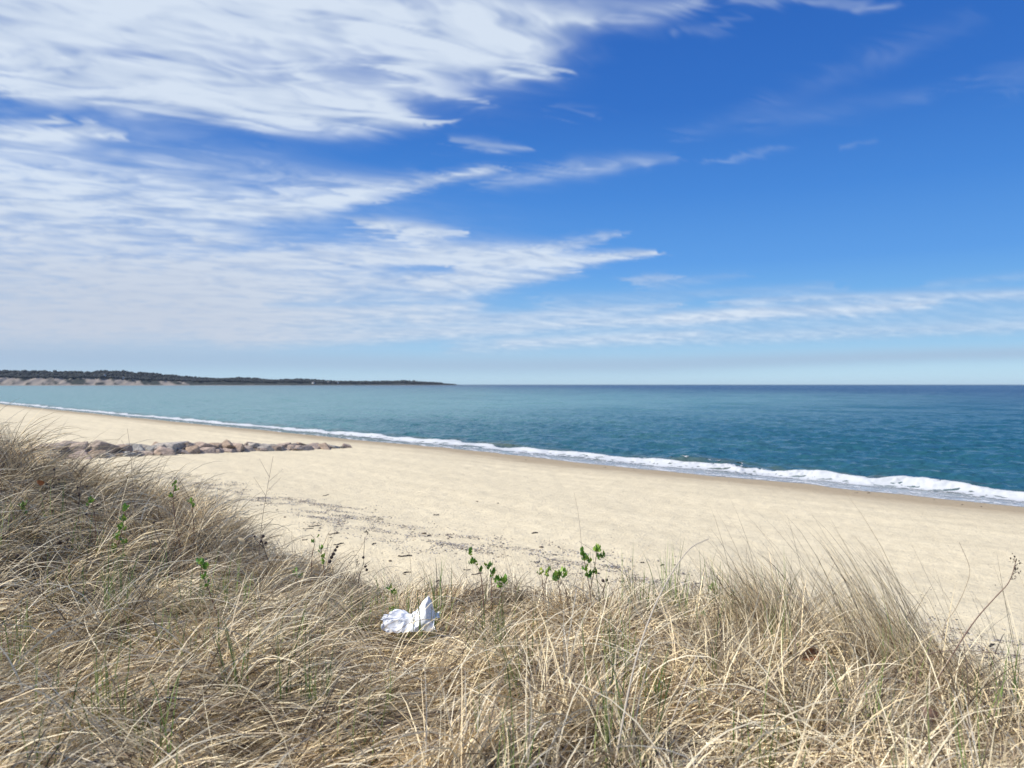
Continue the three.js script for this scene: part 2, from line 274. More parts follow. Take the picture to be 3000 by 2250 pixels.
// surf: white water on the breaking wave and lace left on the swash
{
  const foam = std({ name: 'foam', color: rgb(0.55, 0.57, 0.58), roughness: 0.8 });
  function strip(t0, t1, dt, dn, wide) {
    const pos = [], keep = [], idx = [], cols = Math.round((t1 - t0) / dt) + 1, rows = Math.round(wide / dn) + 1;
    for (let j = 0; j < rows; j++) for (let i = 0; i < cols; i++) {
      const t = t0 + i * dt, off = -1.2 + j * dn, n = waterline(t) + off, x = (n - t) * R2, d = (n + t) * R2, q = n - breakLine(t);
      const lump = fbm(n2, t * 1.7, n * 2.4, 4, 0.6), lace = Math.abs(fbm(n2b, t * 1.3 + lump, n * 2.6, 3)), thick = lerp(0.56, 0.4, sstep(9, 20, t)) * (1 + 0.35 * n2b(t * 0.3, 19)) + 0.5 * sstep(40, 90, t), roll = sstep(0.3, -0.1, q + 0.45 * lump) * sstep(-0.85 * thick, -0.2 * thick, q + 0.5 * lump);
      const live = clamp(0.55 + 0.8 * n2b(t * 0.13, 12) + 0.5 * sstep(30, 10, t)), edge = sstep(0.35, 0.1, Math.abs(off + 0.2 + 0.5 * n2(t * 0.35, 77) + 0.15 * lump));
      const film = sstep(0.3, 0.04, lace) * sstep(-0.9, -0.2, off) * (q < 0.6 ? 1 : 0);
      const v = Math.max(roll * (0.85 + 0.2 * live), edge * (0.42 + 0.45 * lump), film * (0.7 + 0.4 * lump) * sstep(90, 40, t), sstep(-1.5, -0.9, q + 0.3 * lump) * (q < 0.1 ? 0.44 + 0.26 * lump : 0), q < 0.02 + 0.2 * lump && q > -0.75 * thick + 0.2 * lump ? 0.6 : 0);
      const cap = curl(t) > 0.3 ? sstep(0.3, 0.08, Math.abs(off - curlLine - 0.1 + 0.3 * lump)) * (0.3 + 0.6 * lump + 0.25 * n2(t * 0.8, 5)) : 0;
      const y = Math.max(seaAt(x, d), land(x, d)) + 0.012 + roll * (0.03 + 0.08 * Math.max(0, lump + 0.3) * (0.4 + live));
      pos.push(x, y, -d); keep.push(Math.max(v, cap) > 0.36);
    }
    for (let j = 0; j < rows - 1; j++) for (let i = 0; i < cols - 1; i++) { const o = j * cols + i; if (keep[o] + keep[o + 1] + keep[o + cols] + keep[o + cols + 1] > 2) idx.push(o, o + 1, o + cols, o + 1, o + cols + 1, o + cols); }
    return geom(pos, idx);
  }
  tag(mesh('surf_foam', strip(-4, 34, 0.07, 0.06, 7.2), foam), 'white surf foam breaking along the wet sand by the brown wave faces', 'foam', null, 'stuff');
  tag(mesh('shore_foam', strip(34, 240, 0.3, 0.11, 4.6), foam), 'thin far white foam line along the shore beyond the boulders', 'foam', null, 'stuff');
}

// ---------------------------------------------------------------- the wooded headland across the bay
// azimuth tangent, distance, height of the tree tops
const CAPE = [[-1.3, 3000, 70], [-1.0, 3500, 82], [-0.685, 4200, 91], [-0.623, 4300, 88], [-0.568, 4400, 95], [-0.524, 4500, 83], [-0.481, 4600, 68], [-0.437, 4700, 55], [-0.419, 4750, 50], [-0.388, 4850, 60], [-0.338, 5050, 43], [-0.301, 5200, 51], [-0.251, 5500, 37], [-0.202, 5800, 35], [-0.146, 6200, 45], [-0.115, 6450, 30], [-0.09, 6700, 16], [-0.076, 6850, 5]];
function cape(u) { let i = 0; while (i < CAPE.length - 2 && CAPE[i + 1][0] < u) i++; const a = CAPE[i], b = CAPE[i + 1], k = clamp((u - a[0]) / (b[0] - a[0])); return [lerp(a[1], b[1], k), lerp(a[2], b[2], k)]; }
const capeRise = (s) => s < 0.04 ? s * 1.2 : s < 0.22 ? lerp(0.048, 0.60, (s - 0.04) / 0.18) : s < 0.62 ? lerp(0.60, 1, sstep(0.22, 0.62, s)) : 1 - 0.4 * sstep(0.62, 1, s);
function capeAt(u, s) {                               // s 0 at the water to 1 inland
  const [D, top] = cape(u), gully = 26 * fbm(n2, u * 60, s * 4, 3), d = D - 60 + s * 620 + gully * (s > 0.03 && s < 0.5 ? 1 : 0), H = Math.max(0, top - 9 * sstep(5, 40, top));
  return [u * D, capeRise(s) * H * (1 + 0.08 * n2(u * 40, s * 3)) - 0.6, d];
}
{
  const pos = [], col = [], idx = [], cols = 520, rows = 22;
  for (let j = 0; j < rows; j++) for (let i = 0; i < cols; i++) {
    const u = lerp(-1.3, -0.074, i / (cols - 1)), s = (j / (rows - 1)) ** 1.5, [x, y, d] = capeAt(u, s);
    pos.push(x, y, -d);
    const slide = sstep(0.0, 0.35, fbm(n2b, u * 42 + s * 5, s * 2 + 3, 3) + 0.25 * sstep(-0.42, -0.6, u) - 0.55 * sstep(-0.44, -0.40, u)), bare = s < 0.045 ? 1 : sstep(0.24, 0.2, s) * slide;
    col.push(lerp(0.028, 0.31, bare), lerp(0.036, 0.265, bare), lerp(0.03, 0.22, bare));
  }
  for (let j = 0; j < rows - 1; j++) for (let i = 0; i < cols - 1; i++) { const o = j * cols + i; idx.push(o, o + 1, o + cols, o + 1, o + cols + 1, o + cols); }
  tag(mesh('headland', geom(pos, idx, { col }), std({ name: 'headland_ground', vertexColors: true, roughness: 1 })), 'low wooded headland with eroded sandy bluffs across the bay', 'headland', null, 'structure');
  const r = rng(41), crown = new THREE.IcosahedronGeometry(1, 1), cp = crown.attributes.position;
  for (let i = 0; i < cp.count; i++) { const k = 1 + 0.28 * n3(cp.getX(i) * 2.1, cp.getY(i) * 2.1, cp.getZ(i) * 2.1); cp.setXYZ(i, cp.getX(i) * k, cp.getY(i) * k, cp.getZ(i) * k); }
  const N = 9000, wood = new THREE.InstancedMesh(crown, std({ name: 'far_foliage', color: rgb(1, 1, 1), roughness: 1 }), N), M = new THREE.Matrix4(), Q = new THREE.Quaternion(), C = new THREE.Color();
  for (let i = 0; i < N; i++) {
    const u = lerp(-1.25, -0.078, r()), s = 0.2 + 0.55 * r() * r() + 0.25 * r() * (r() < 0.5 ? 1 : 0), [x, y, d] = capeAt(u, s), top = cape(u)[1], k = (0.6 + 0.8 * r()) * (top < 20 ? 0.5 : 1);
    Q.setFromAxisAngle(new THREE.Vector3(0, 1, 0), r() * 6.28);
    M.compose(new THREE.Vector3(x, y + 3.5 * k, -d), Q, new THREE.Vector3(7 * k, 5 * k, 7 * k)); wood.setMatrixAt(i, M);
    const v = 0.7 + 0.6 * r(); wood.setColorAt(i, C.setRGB(0.030 * v, 0.037 * v, 0.036 * v));
  }
  wood.name = 'far_woodland'; tag(wood, 'dark distant woodland covering the top of the headland', 'woodland', null, 'stuff'); scene.add(wood);
}

// ---------------------------------------------------------------- the groin of boulders
function angular(seed, nPlanes, detail, flat) {        // a quarried stone: a ball cut by planes, its edges worn
  const r = rng(seed), g = mergeVertices(new THREE.IcosahedronGeometry(1, detail).deleteAttribute('uv').deleteAttribute('normal')), p = g.attributes.position, planes = [];
  for (let i = 0; i < nPlanes; i++) { const y = 1 - 2 * (i + r()) / nPlanes, a = i * 2.4 + r() * 1.2, q = Math.sqrt(1 - y * y); planes.push([Math.cos(a) * q, y, Math.sin(a) * q, 0.62 + 0.3 * r()]); }
  const v = new THREE.Vector3();
  for (let i = 0; i < p.count; i++) {
    v.fromBufferAttribute(p, i).normalize(); let s = 0;
    for (const [a, b, c, w] of planes) { const k = (v.x * a + v.y * b + v.z * c) / w; if (k > 0) s += k ** 34; }
    const rad = (s ** (-1 / 34)) * (1 + 0.035 * n3(v.x * 3 + seed, v.y * 3, v.z * 3) + 0.015 * n3(v.x * 9, v.y * 9 + seed, v.z * 9));
    p.setXYZ(i, v.x * rad, v.y * rad * flat, v.z * rad);
  }
  g.computeVertexNormals();
  const uv = new Float32Array(p.count * 2); for (let i = 0; i < p.count; i++) { uv[i * 2] = p.getX(i) * 0.5 + p.getY(i) * 0.31; uv[i * 2 + 1] = p.getZ(i) * 0.5 + p.getY(i) * 0.45; }
  g.setAttribute('uv', new THREE.BufferAttribute(uv, 2));
  return g;
}
const r1 = pnoise(51, 10), r2 = pnoise(52, 40), r3 = pnoise(53, 150);
const stoneMap = tile(512, (u, v) => { const s = 205 + 26 * r1(u, v) + 24 * r2(u, v) + 26 * r3(u, v); return [s, s - 2, s - 4]; }, true);
const stoneBump = tile(512, (u, v) => { const s = 128 + 50 * r1(u, v) + 40 * r2(u, v) + 26 * r3(u, v); return [s, s, s]; });
const stone = (name, r, g, b) => std({ name, color: rgb(r, g, b), map: stoneMap, bumpMap: stoneBump, bumpScale: 0.03, roughness: 0.9 });
const STONES = [['blue grey', stone('blue_grey_stone', 0.58, 0.56, 0.50)], ['pinkish granite', stone('pink_granite', 0.76, 0.60, 0.48)], ['brown', stone('brown_stone', 0.44, 0.34, 0.26)], ['pale grey', stone('pale_grey_stone', 0.74, 0.67, 0.57)], ['orange tan', stone('orange_stone', 0.64, 0.48, 0.34)], ['mauve grey', stone('mauve_stone', 0.62, 0.51, 0.42)]];
{
  const r = rng(61), shapes = Array.from({ length: 12 }, (_, i) => angular(100 + i, 7 + (i % 4), 9, 0.62 + 0.06 * (i % 4)));
  const A = [-20.8, 28.0], B = [-10.3, 45.6], len = Math.hypot(B[0] - A[0], B[1] - A[1]), ax = (B[0] - A[0]) / len, ad = (B[1] - A[1]) / len;
  const ROW = ['in the foot row of the stone groin', 'in the second row of the stone groin', 'along the back of the stone groin', 'half buried behind the stone groin'];
  for (let k = 0; k < 4; k++) {
    let s = r() * 0.6;
    while (s < len) {
      const far = s / len, wide = lerp(3.0, 0.7, far ** 0.8), size = lerp(1.0, 0.6, far) * (0.5 + 0.85 * r() ** 1.3) * (k === 3 ? 0.8 : 1), rows = far < 0.42 ? 4 : far < 0.72 ? 3 : far < 0.9 ? 2 : 1;
      if (k < rows) {
        const o = wide * 0.5 - k * 0.72 * lerp(1, 0.8, far) + (r() - 0.5) * 0.3, x = A[0] + ax * s + ad * o, d = A[1] + ad * s - ax * o, c = [0, 1, 1, 2, 3, 3, 4, 5, 5, 1][Math.floor(r() * 10)], [tone, mat] = STONES[k === 0 && r() < 0.2 ? 4 : c];
        const b = mesh('boulder', shapes[Math.floor(r() * 12)], mat), h = size * 0.44 * (0.75 + 0.5 * r());
        b.scale.set(size * 0.62 * (0.85 + 0.5 * r()), h, size * 0.55); b.rotation.set((r() - 0.5) * 0.5, r() * 6.28, (r() - 0.5) * 0.5);
        const lift = [0.02, 0.22, 0.15, -0.05][k] * lerp(1, 0.5, far);
        b.position.set(x, land(x, d) + lift, -d);
        tag(b, `${size > 0.95 ? 'large ' : size < 0.6 ? 'small ' : ''}${tone} boulder ${ROW[k]}`, 'boulder', 'boulders of the stone groin on the beach');
      }
      s += size * (0.66 + 0.22 * r());
    }
  }
}
// ---------------------------------------------------------------- stones and weed washed up on the sand
{
  const r = rng(71), shapes = Array.from({ length: 8 }, (_, i) => angular(200 + i, 14, 2, 0.55 + 0.05 * (i % 4)));
  const inBand = () => { const t = -1 + 27 * r(), g = (r() + r() + r() - 1.5); return [t, 9.9 - 0.03 * t + g * 1.15 + 0.5 * n2(t * 0.2, 50)]; };
  const place = (t, n) => [(n - t) * R2, (n + t) * R2];
  const M = new THREE.Matrix4(), Q = new THREE.Quaternion(), E = new THREE.Euler(), C = new THREE.Color();
  const PEB = [[0.30, 0.28, 0.26], [0.20, 0.185, 0.175], [0.40, 0.36, 0.31], [0.52, 0.48, 0.42], [0.34, 0.27, 0.21], [0.1, 0.093, 0.09]];
  const N = 26000, drift = new THREE.InstancedMesh(shapes[0], std({ name: 'pebble', roughness: 0.85 }), N);
  let i = 0;
  while (i < N) {
    let t, n; const far = r() * (i < 18000 ? 0.8 : 1.2);
    if (far < 0.72) [t, n] = inBand(); else { t = -2 + 26 * r(); n = 5.6 + 20 * r() * r(); }
    if (far < 0.72 && n2b(t * 0.7, n * 1.1) + 0.35 < r() * 0.9) continue;
    const [x, d] = place(t, n), s = 0.0045 + 0.011 * r() ** 2.4 * (far < 0.72 ? 1.25 : 0.6);
    E.set(r() - 0.5, r() * 6.28, r() - 0.5); Q.setFromEuler(E);
    M.compose(new THREE.Vector3(x, land(x, d) + s * 0.2, -d), Q, new THREE.Vector3(s * (1 + 0.6 * r()), s * 0.8, s)); drift.setMatrixAt(i, M);
    const c = PEB[Math.floor(r() * 5.7)], v = 0.8 + 0.4 * r(); drift.setColorAt(i, C.setRGB(c[0] * v, c[1] * v, c[2] * v)); i++;
  }
  drift.name = 'shingle'; tag(drift, 'scattered shingle of small grey pebbles in a drift line on the sand', 'pebbles', null, 'stuff'); scene.add(drift);
  const tones = [['dark grey', [0.13, 0.13, 0.13]], ['grey', [0.32, 0.31, 0.31]], ['pale white', [0.6, 0.57, 0.52]], ['tan', [0.46, 0.37, 0.28]]].map(([n, c]) => [n, stone('cobble_' + n.replace(' ', '_'), ...c)]);
  for (let k = 0; k < 70; k++) {
    const [t, n] = k < 55 ? inBand() : [1 + 20 * r(), 6.8 + 8 * r()], [x, d] = place(t, n), s = 0.021 + 0.024 * r() * r(), [tone, mat] = tones[Math.floor(r() ** 0.8 * 4)];
    const b = mesh('cobble', shapes[Math.floor(r() * 8)], mat); b.scale.set(s * (1 + 0.5 * r()), s * 0.8, s); b.rotation.set((r() - 0.5) * 0.4, r() * 6.28, (r() - 0.5) * 0.4); b.position.set(x, land(x, d) + s * 0.25, -d);
    tag(b, `${tone} cobble lying ${k < 55 ? 'in the pebble drift line' : 'alone on the open sand'}`, 'stone', 'larger stones on the beach');
  }
  const weed = std({ name: 'dry_seaweed', color: rgb(0.025, 0.02, 0.016), roughness: 0.8 });
  const scrap = (seed, L) => { const q = rng(seed), pos = [], idx = [], m = 9; for (let i = 0; i <= m; i++) { const u = i / m - 0.5, w = 0.018 * (0.25 + Math.sin(Math.PI * (i / m)) ** 0.6 * (0.5 + q())), y = 0.012 + 0.022 * q(), bend = 0.03 * Math.sin(u * 5 + seed); pos.push(u * L, 0.0, bend - w, u * L, y, bend + (q() - 0.5) * w, u * L, 0.0, bend + w); } for (let i = 0; i < m; i++) for (let k = 0; k < 2; k++) { const o = i * 3 + k; idx.push(o, o + 1, o + 3, o + 1, o + 4, o + 3); } return geom(pos, idx); };
  const scraps = [scrap(1, 0.2), scrap(2, 0.13), scrap(3, 0.28), scrap(4, 0.17)];
  const spots = []; for (let k = 0; k < 44; k++) spots.push(k < 20 ? [2 + 14 * r(), 7.6 + 1.0 * (r() - 0.5)] : k < 34 ? [1 + 20 * r(), 7 + 6 * r()] : [2 + 30 * r(), 30.5 + 1.5 * r()]);
  for (const [t, n] of spots) { const [x, d] = place(t, n), b = mesh('seaweed_scrap', scraps[Math.floor(r() * 4)], weed); b.position.set(x, land(x, d) - 0.001, -d); b.rotation.y = Math.PI * 0.15 + (r() - 0.5) * 1.4; b.scale.setScalar(0.6 + 0.3 * r()); tag(b, `${['long thin', 'short', 'very long', 'stubby'][scraps.indexOf(b.geometry)]} dark scrap of ${n > 25 ? 'seaweed on the damp sand by the surf' : n < 8.2 ? 'dried seaweed between the dune and the pebble drift' : 'dried seaweed on the dry sand beyond the dune foot'}`, 'seaweed', 'seaweed scraps on the beach'); }
}
// a few houses among the trees of the headland
{
  const wallM = std({ name: 'house_wall', color: rgb(0.7, 0.69, 0.66) }), roofM = std({ name: 'house_roof', color: rgb(0.2, 0.19, 0.19) });
  const HOUSES = [[-0.585, 0.3, 'white house', 'highest on the bluff'], [-0.572, 0.3, 'pale grey house', 'second along the bluff'], [-0.56, 0.32, 'wide white house', 'third along the bluff'], [-0.53, 0.27, 'long white house', 'by the dark gully'], [-0.523, 0.29, 'small white house', 'beside the long house'], [-0.267, 0.16, 'small white house', 'low on the middle slope'], [-0.25, 0.3, 'bright white house', 'above the low house'], [-0.237, 0.24, 'grey house', 'right of the bright house'], [-0.65, 0.36, 'grey cottage', 'above the tall sand slide']];
  for (const [u, s, what, where] of HOUSES) {
    const [x, y, d] = capeAt(u, s), w = /wide|long/.test(what) ? 30 : 19, h = 9, o = base('far_house', x, y - 2, -d + 16); o.rotation.y = -0.4 + u;
    mesh('wall', new THREE.BoxGeometry(w, h, 12).translate(0, h / 2, 0), wallM, o);
    const sh = new THREE.Shape([new THREE.Vector2(-7, 0), new THREE.Vector2(7, 0), new THREE.Vector2(0, 5.2)]), roof = new THREE.ExtrudeGeometry(sh, { depth: w + 1.4, bevelEnabled: false }); roof.rotateY(Math.PI / 2).translate(-w / 2 - 0.7, h + 0.02, 0);
    mesh('roof', roof, roofM, o);
    tag(o, `${what} among the headland trees, ${where}`, 'house', 'houses on the headland');
  }
}

// ---------------------------------------------------------------- dune grass
const STRAW = [[0.84, 0.69, 0.42], [0.90, 0.79, 0.54], [0.74, 0.59, 0.36], [0.56, 0.45, 0.29], [0.25, 0.18, 0.11], [0.77, 0.67, 0.48], [0.13, 0.095, 0.065]];
class Blades {                                         // ribbons with a tapering tip, all in one geometry
  constructor(most, pts) { this.k = pts; const nv = most * (2 * pts - 1); this.p = new Float32Array(nv * 3); this.c = new Float32Array(nv * 3); this.n = new Float32Array(nv * 3); this.i = new Uint32Array(most * (2 * pts - 3) * 3); this.v = 0; this.f = 0; }
  add(X, Y, D, w0, roll, c) {
    const K = this.k, cr = Math.cos(roll), sr = Math.sin(roll); let first = this.v;
    for (let j = 0; j < K; j++) {
      const a = Math.max(0, j - 1), b = Math.min(K - 1, j + 1);
      let tx = X[b] - X[a], ty = Y[b] - Y[a], tz = -(D[b] - D[a]); const l = Math.hypot(tx, ty, tz) || 1; tx /= l; ty /= l; tz /= l;
      let hx = -tz, hz = tx; const hl = Math.hypot(hx, hz) || 1; hx /= hl; hz /= hl; if (hl < 1e-4) { hx = 1; hz = 0; }
      const ux = ty * hz, uy = tz * hx - tx * hz, uz = -ty * hx;          // tangent x side
      const sx = hx * cr + ux * sr, sy = uy * sr, sz = hz * cr + uz * sr, nx = sy * tz - sz * ty, ny = sz * tx - sx * tz, nz = sx * ty - sy * tx;
      const u = j / (K - 1), w = w0 * 0.5 * (j === 0 ? 0.8 : 1 - 0.75 * u * u), tip = j === K - 1;
      for (const s of tip ? [0] : [-1, 1]) {
        const o = this.v * 3; this.p[o] = X[j] + sx * w * s; this.p[o + 1] = Y[j] + sy * w * s; this.p[o + 2] = -D[j] + sz * w * s;
        this.n[o] = nx; this.n[o + 1] = ny; this.n[o + 2] = nz; this.c[o] = c[0]; this.c[o + 1] = c[1]; this.c[o + 2] = c[2]; this.v++;
      }
    }
    for (let j = 0; j < K - 1; j++) { const o = first + 2 * j; this.i[this.f++] = o; this.i[this.f++] = o + 1; this.i[this.f++] = o + 2; if (j < K - 2) { this.i[this.f++] = o + 1; this.i[this.f++] = o + 3; this.i[this.f++] = o + 2; } }
  }
  done() { return geom(this.p.subarray(0, this.v * 3), this.i.slice(0, this.f), { nor: this.n.subarray(0, this.v * 3), col: this.c.subarray(0, this.v * 3) }); }
}
const bladeMat = std({ name: 'dry_grass', vertexColors: true, roughness: 0.72 });
const gauss = (r) => (r() + r() + r() + r() - 2) * 1.22;
const straw = (r, k = 1) => { // mixed ages: fresh straw, bleached, grey, brown
  const c = STRAW[Math.floor(r() ** 1.1 * 7)], v = k * (0.86 + 0.42 * r()); return [c[0] * v, c[1] * v, c[2] * v]; };
const cover = (x, d) => { const n = nOf(x, d), t = tOf(x, d); return sstep(0.75, -0.2, n - duneEdge(t) + 0.5 * n2(x * 0.8, d * 0.8)); };
// how thick the fallen grass lies: tussocks with hollows between
const BAG = [-0.555, 4.1, 3.30];
const thin = (x, d) => 1 - 0.75 * sstep(-1.1, 0.1, nOf(x, d) - duneEdge(tOf(x, d))) * sstep(1.6, 2.4, tOf(x, d)) * sstep(5.6, 4.6, tOf(x, d));   // shorter towards the brow
const clearOf = (x, d) => 1 - 0.85 * Math.exp(-(((x - BAG[0]) / 0.28) ** 2) - ((d - BAG[1] + 0.12) / 0.3) ** 2);
const before = (x, d) => Math.abs(x - BAG[0]) < 0.42 && d > 3.45 && d < 4.3;      // the trodden patch where the bag lies
const thatch = (x, d) => (0.035 + 0.14 * Math.max(0, 0.25 + fbm(n2b, x * 0.75 + 4, d * 0.95, 2)) + 0.045 * Math.max(0, n2(x * 2.4, d * 2.6))) * thin(x, d) * clearOf(x, d);
// which way the wind has combed it (angle from +x towards ahead)
const comb = (x, d) => 0.55 + 0.75 * n2(x * 0.38 + 9, d * 0.5) + 0.35 * n2b(x * 1.1, d * 1.3);
const patch = (x, d) => 0.96 + 0.62 * fbm(n2, x * 1.1 + 30, d * 1.6, 3);      // some tufts are greyer and older than others
const X = new Float64Array(8), Y = new Float64Array(8), D = new Float64Array(8);
function spot(r, d0, d1) { for (;;) { const d = d0 + (d1 - d0) * r(), half = 0.76 * d + 0.5, x = (r() * 2 - 1) * half; if (r() * (0.76 * d1 + 0.5) < half && cover(x, d) * (0.1 + 0.9 * sstep(-0.55, 0.0, n2b(x * 1.7, d * 2.4))) > r()) return [x, d]; } }
{
  // fallen blades matted over the ground
  const r = rng(81), N = 78000, B = new Blades(N, 5);
  for (let i = 0; i < N; i++) {
    const [x, d] = spot(r, 1.1, 7.6), wild = sstep(-0.2, 1.0, x - 0.25 * (d - 2.5)), lie = r() ** 0.7;
    let a = comb(x, d) + gauss(r) * lerp(0.32, 0.75, wild) + (r() < 0.28 ? Math.PI : 0), h = lie * thatch(x, d), e = gauss(r) * 0.16 + lerp(0.02, 0.1, wild), L = 0.16 + 0.34 * r(), px = x, pd = d, curve = gauss(r) * 0.22;
    const g0 = groundAt(x, d), arch = 0.05 * r();
    for (let j = 0; j < 5; j++) { const u = j / 4; X[j] = px; D[j] = pd; Y[j] = groundAt(px, pd) + Math.max(0.004, lerp(h, lie * thatch(px, pd), u * 0.8) + e * L * u + arch * Math.sin(Math.PI * u)); px += Math.cos(a) * L / 4; pd += Math.sin(a) * L / 4; a += curve; }
    B.add(X, Y, D, 0.0032 + 0.0028 * r(), r() * 3.1, straw(r, patch(x, d)));
  }
  tag(mesh('fallen_dune_grass', B.done(), bladeMat), 'matted dry beach grass combed flat over the dune top', 'grass', null, 'stuff');
}
// a rooted blade that arches over
function arch(B, r, x, d, L, e0, e1, a0, a1, w, c, lift = 0) {
  const K = B.k; let px = x, pd = d, py = groundAt(x, d) - 0.01 + lift;
  for (let j = 0; j < K; j++) { const u = j / (K - 1); X[j] = px; D[j] = pd; Y[j] = Math.max(py, groundAt(px, pd) + 0.015 * u); const e = lerp(e0, e1, u ** 1.25), a = lerp(a0, a1, u), q = L / (K - 1); px += Math.cos(e) * Math.cos(a) * q; pd += Math.cos(e) * Math.sin(a) * q; py = Y[j] + Math.sin(e) * q; }
  B.add(X, Y, D, w, r() * 3.1, c);
}
{
  // tussocks: rooted blades fanning out of a crown and bending over
  const r = rng(82), M = 1150, B = new Blades(M * 66, 6);
  for (let m = 0; m < M; m++) {
    const [cx, cd] = spot(r, 1.2, 7.2), way = comb(cx, cd) + gauss(r) * 0.4 + (r() < 0.4 ? Math.PI : 0), wild = sstep(-0.3, 1.0, cx - 0.25 * (cd - 2.5)), big = 0.5 + 0.8 * r(), tone = patch(cx, cd) * (0.8 + 0.35 * r()), size = 24 + Math.floor(40 * r());
    if (clearOf(cx, cd) < 0.72 || (before(cx, cd) && r() < 0.6)) continue;
    for (let i = 0; i < size; i++) {
      const x = cx + gauss(r) * 0.06, d = cd + gauss(r) * 0.06, a = way + gauss(r) * lerp(0.55, 1.4, wild), L = (0.2 + 0.3 * r()) * big * (0.35 + 0.65 * thin(cx, cd)), tall = r() < lerp(0.25, 0.55, wild);
      arch(B, r, x, d, L, (tall ? 1.25 : 0.85) + gauss(r) * 0.25, (tall ? 0.35 : -0.35) + gauss(r) * 0.35, a, a + gauss(r) * 0.5, 0.0029 + 0.0028 * r(), straw(r, tone));
    }
  }
  tag(mesh('dune_grass_tussocks', B.done(), bladeMat), 'tangled tussocks of dead beach grass arching over the dune', 'grass', null, 'stuff');
}
{
  // long bleached strands lying over the top, arching between the tussocks
  const r = rng(86), N = 2000, B = new Blades(N, 8);
  for (let i = 0; i < N; i++) {
    const [x, d] = spot(r, 1.3, 6.4); if (clearOf(x, d) < 0.6 || (before(x, d) && r() < 0.85)) continue;
    const wild = sstep(-0.2, 1.0, x - 0.25 * (d - 2.5)), a = comb(x, d) + gauss(r) * lerp(0.5, 1.2, wild) + (r() < 0.35 ? Math.PI : 0), v = 0.85 + 0.3 * r();
    arch(B, r, x, d, (0.3 + 0.4 * r()) * (0.4 + 0.6 * thin(x, d)), 1.0 + gauss(r) * 0.4, -0.5 + gauss(r) * 0.5, a, a + gauss(r) * 0.7, 0.0038 + 0.003 * r(), [0.74 * v, 0.65 * v, 0.46 * v], 0.03);
  }
  tag(mesh('long_grass_strands', B.done(), bladeMat), 'long bleached grass strands arching over the matted dune grass', 'grass', null, 'stuff');
}
{
  // thin wisps along the brow of the dune, seen against the sand
  const r = rng(83), N = 2600, B = new Blades(N, 6), grey = [[0.34, 0.27, 0.2], [0.45, 0.37, 0.27], [0.28, 0.2, 0.15]];
  for (let i = 0; i < N; i++) {
    const t = -0.3 + 7.2 * r(), n = duneEdge(t) + 0.15 + gauss(r) * 0.5, x = (n - t) * R2, d = (n + t) * R2, c = grey[Math.floor(r() * 3)], v = 0.8 + 0.4 * r(), a = Math.PI - 0.2 + gauss(r) * 0.9;
    arch(B, r, x, d, 0.16 + 0.3 * r() * r() + 0.1 * r(), 1.35 + gauss(r) * 0.2, 0.75 + gauss(r) * 0.45, a, a + gauss(r) * 0.5, 0.0013 + 0.001 * r(), [c[0] * v, c[1] * v, c[2] * v]);
  }
  tag(mesh('thin_grass_stems', B.done(), bladeMat), 'thin sparse dead grass stems along the brow of the dune', 'grass', null, 'stuff');
}
{
  // new green blades pushing through
  const r = rng(84), N = 1300, B = new Blades(N, 5);
  let cx = 0, cd = 3, left = 0, k = 1;
  for (let i = 0; i < N; i++) {
    if (left-- <= 0) { [cx, cd] = spot(r, 1.6, 4.6); left = 3 + Math.floor(10 * r()); k = 0.8 + 0.4 * r(); }
    const x = cx + gauss(r) * 0.045, d = cd + gauss(r) * 0.045, a = r() * 6.28, v = 0.75 + 0.5 * r(), ripe = r();
    arch(B, r, x, d, (0.17 + 0.22 * r()) * k + 0.05, 1.5 + gauss(r) * 0.12, 1.25 + gauss(r) * 0.25, a, a, 0.0038 + 0.003 * r(), [lerp(0.13, 0.34, ripe) * v, lerp(0.23, 0.40, ripe) * v, lerp(0.05, 0.14, ripe) * v], 0.02);
  }
  tag(mesh('green_grass_shoots', B.done(), bladeMat), 'fresh green grass shoots pushing up through the dead grass', 'grass', null, 'stuff');
}
{
  // bare woody brush tangled in the grass of the mound
  const r = rng(87), N = 900, B = new Blades(N, 6);
  for (let i = 0; i < N; i++) {
    const a0 = r() * 6.28, q = Math.sqrt(r()), x = -2.95 + Math.cos(a0) * q * 0.95, d = 4.5 + Math.sin(a0) * q * 0.55, a = r() * 6.28, v = 0.7 + 0.6 * r();
    arch(B, r, x, d, 0.16 + 0.3 * r(), 1.0 + gauss(r) * 0.45, 0.6 + gauss(r) * 0.6, a, a + gauss(r) * 1.2, 0.002 + 0.002 * r(), [0.12 * v, 0.085 * v, 0.065 * v], 0.06 * r());
  }
  tag(mesh('rose_brush', B.done(), bladeMat), 'bare dark brown rose brush tangled in the grass of the mound', 'brush', null, 'stuff');
}
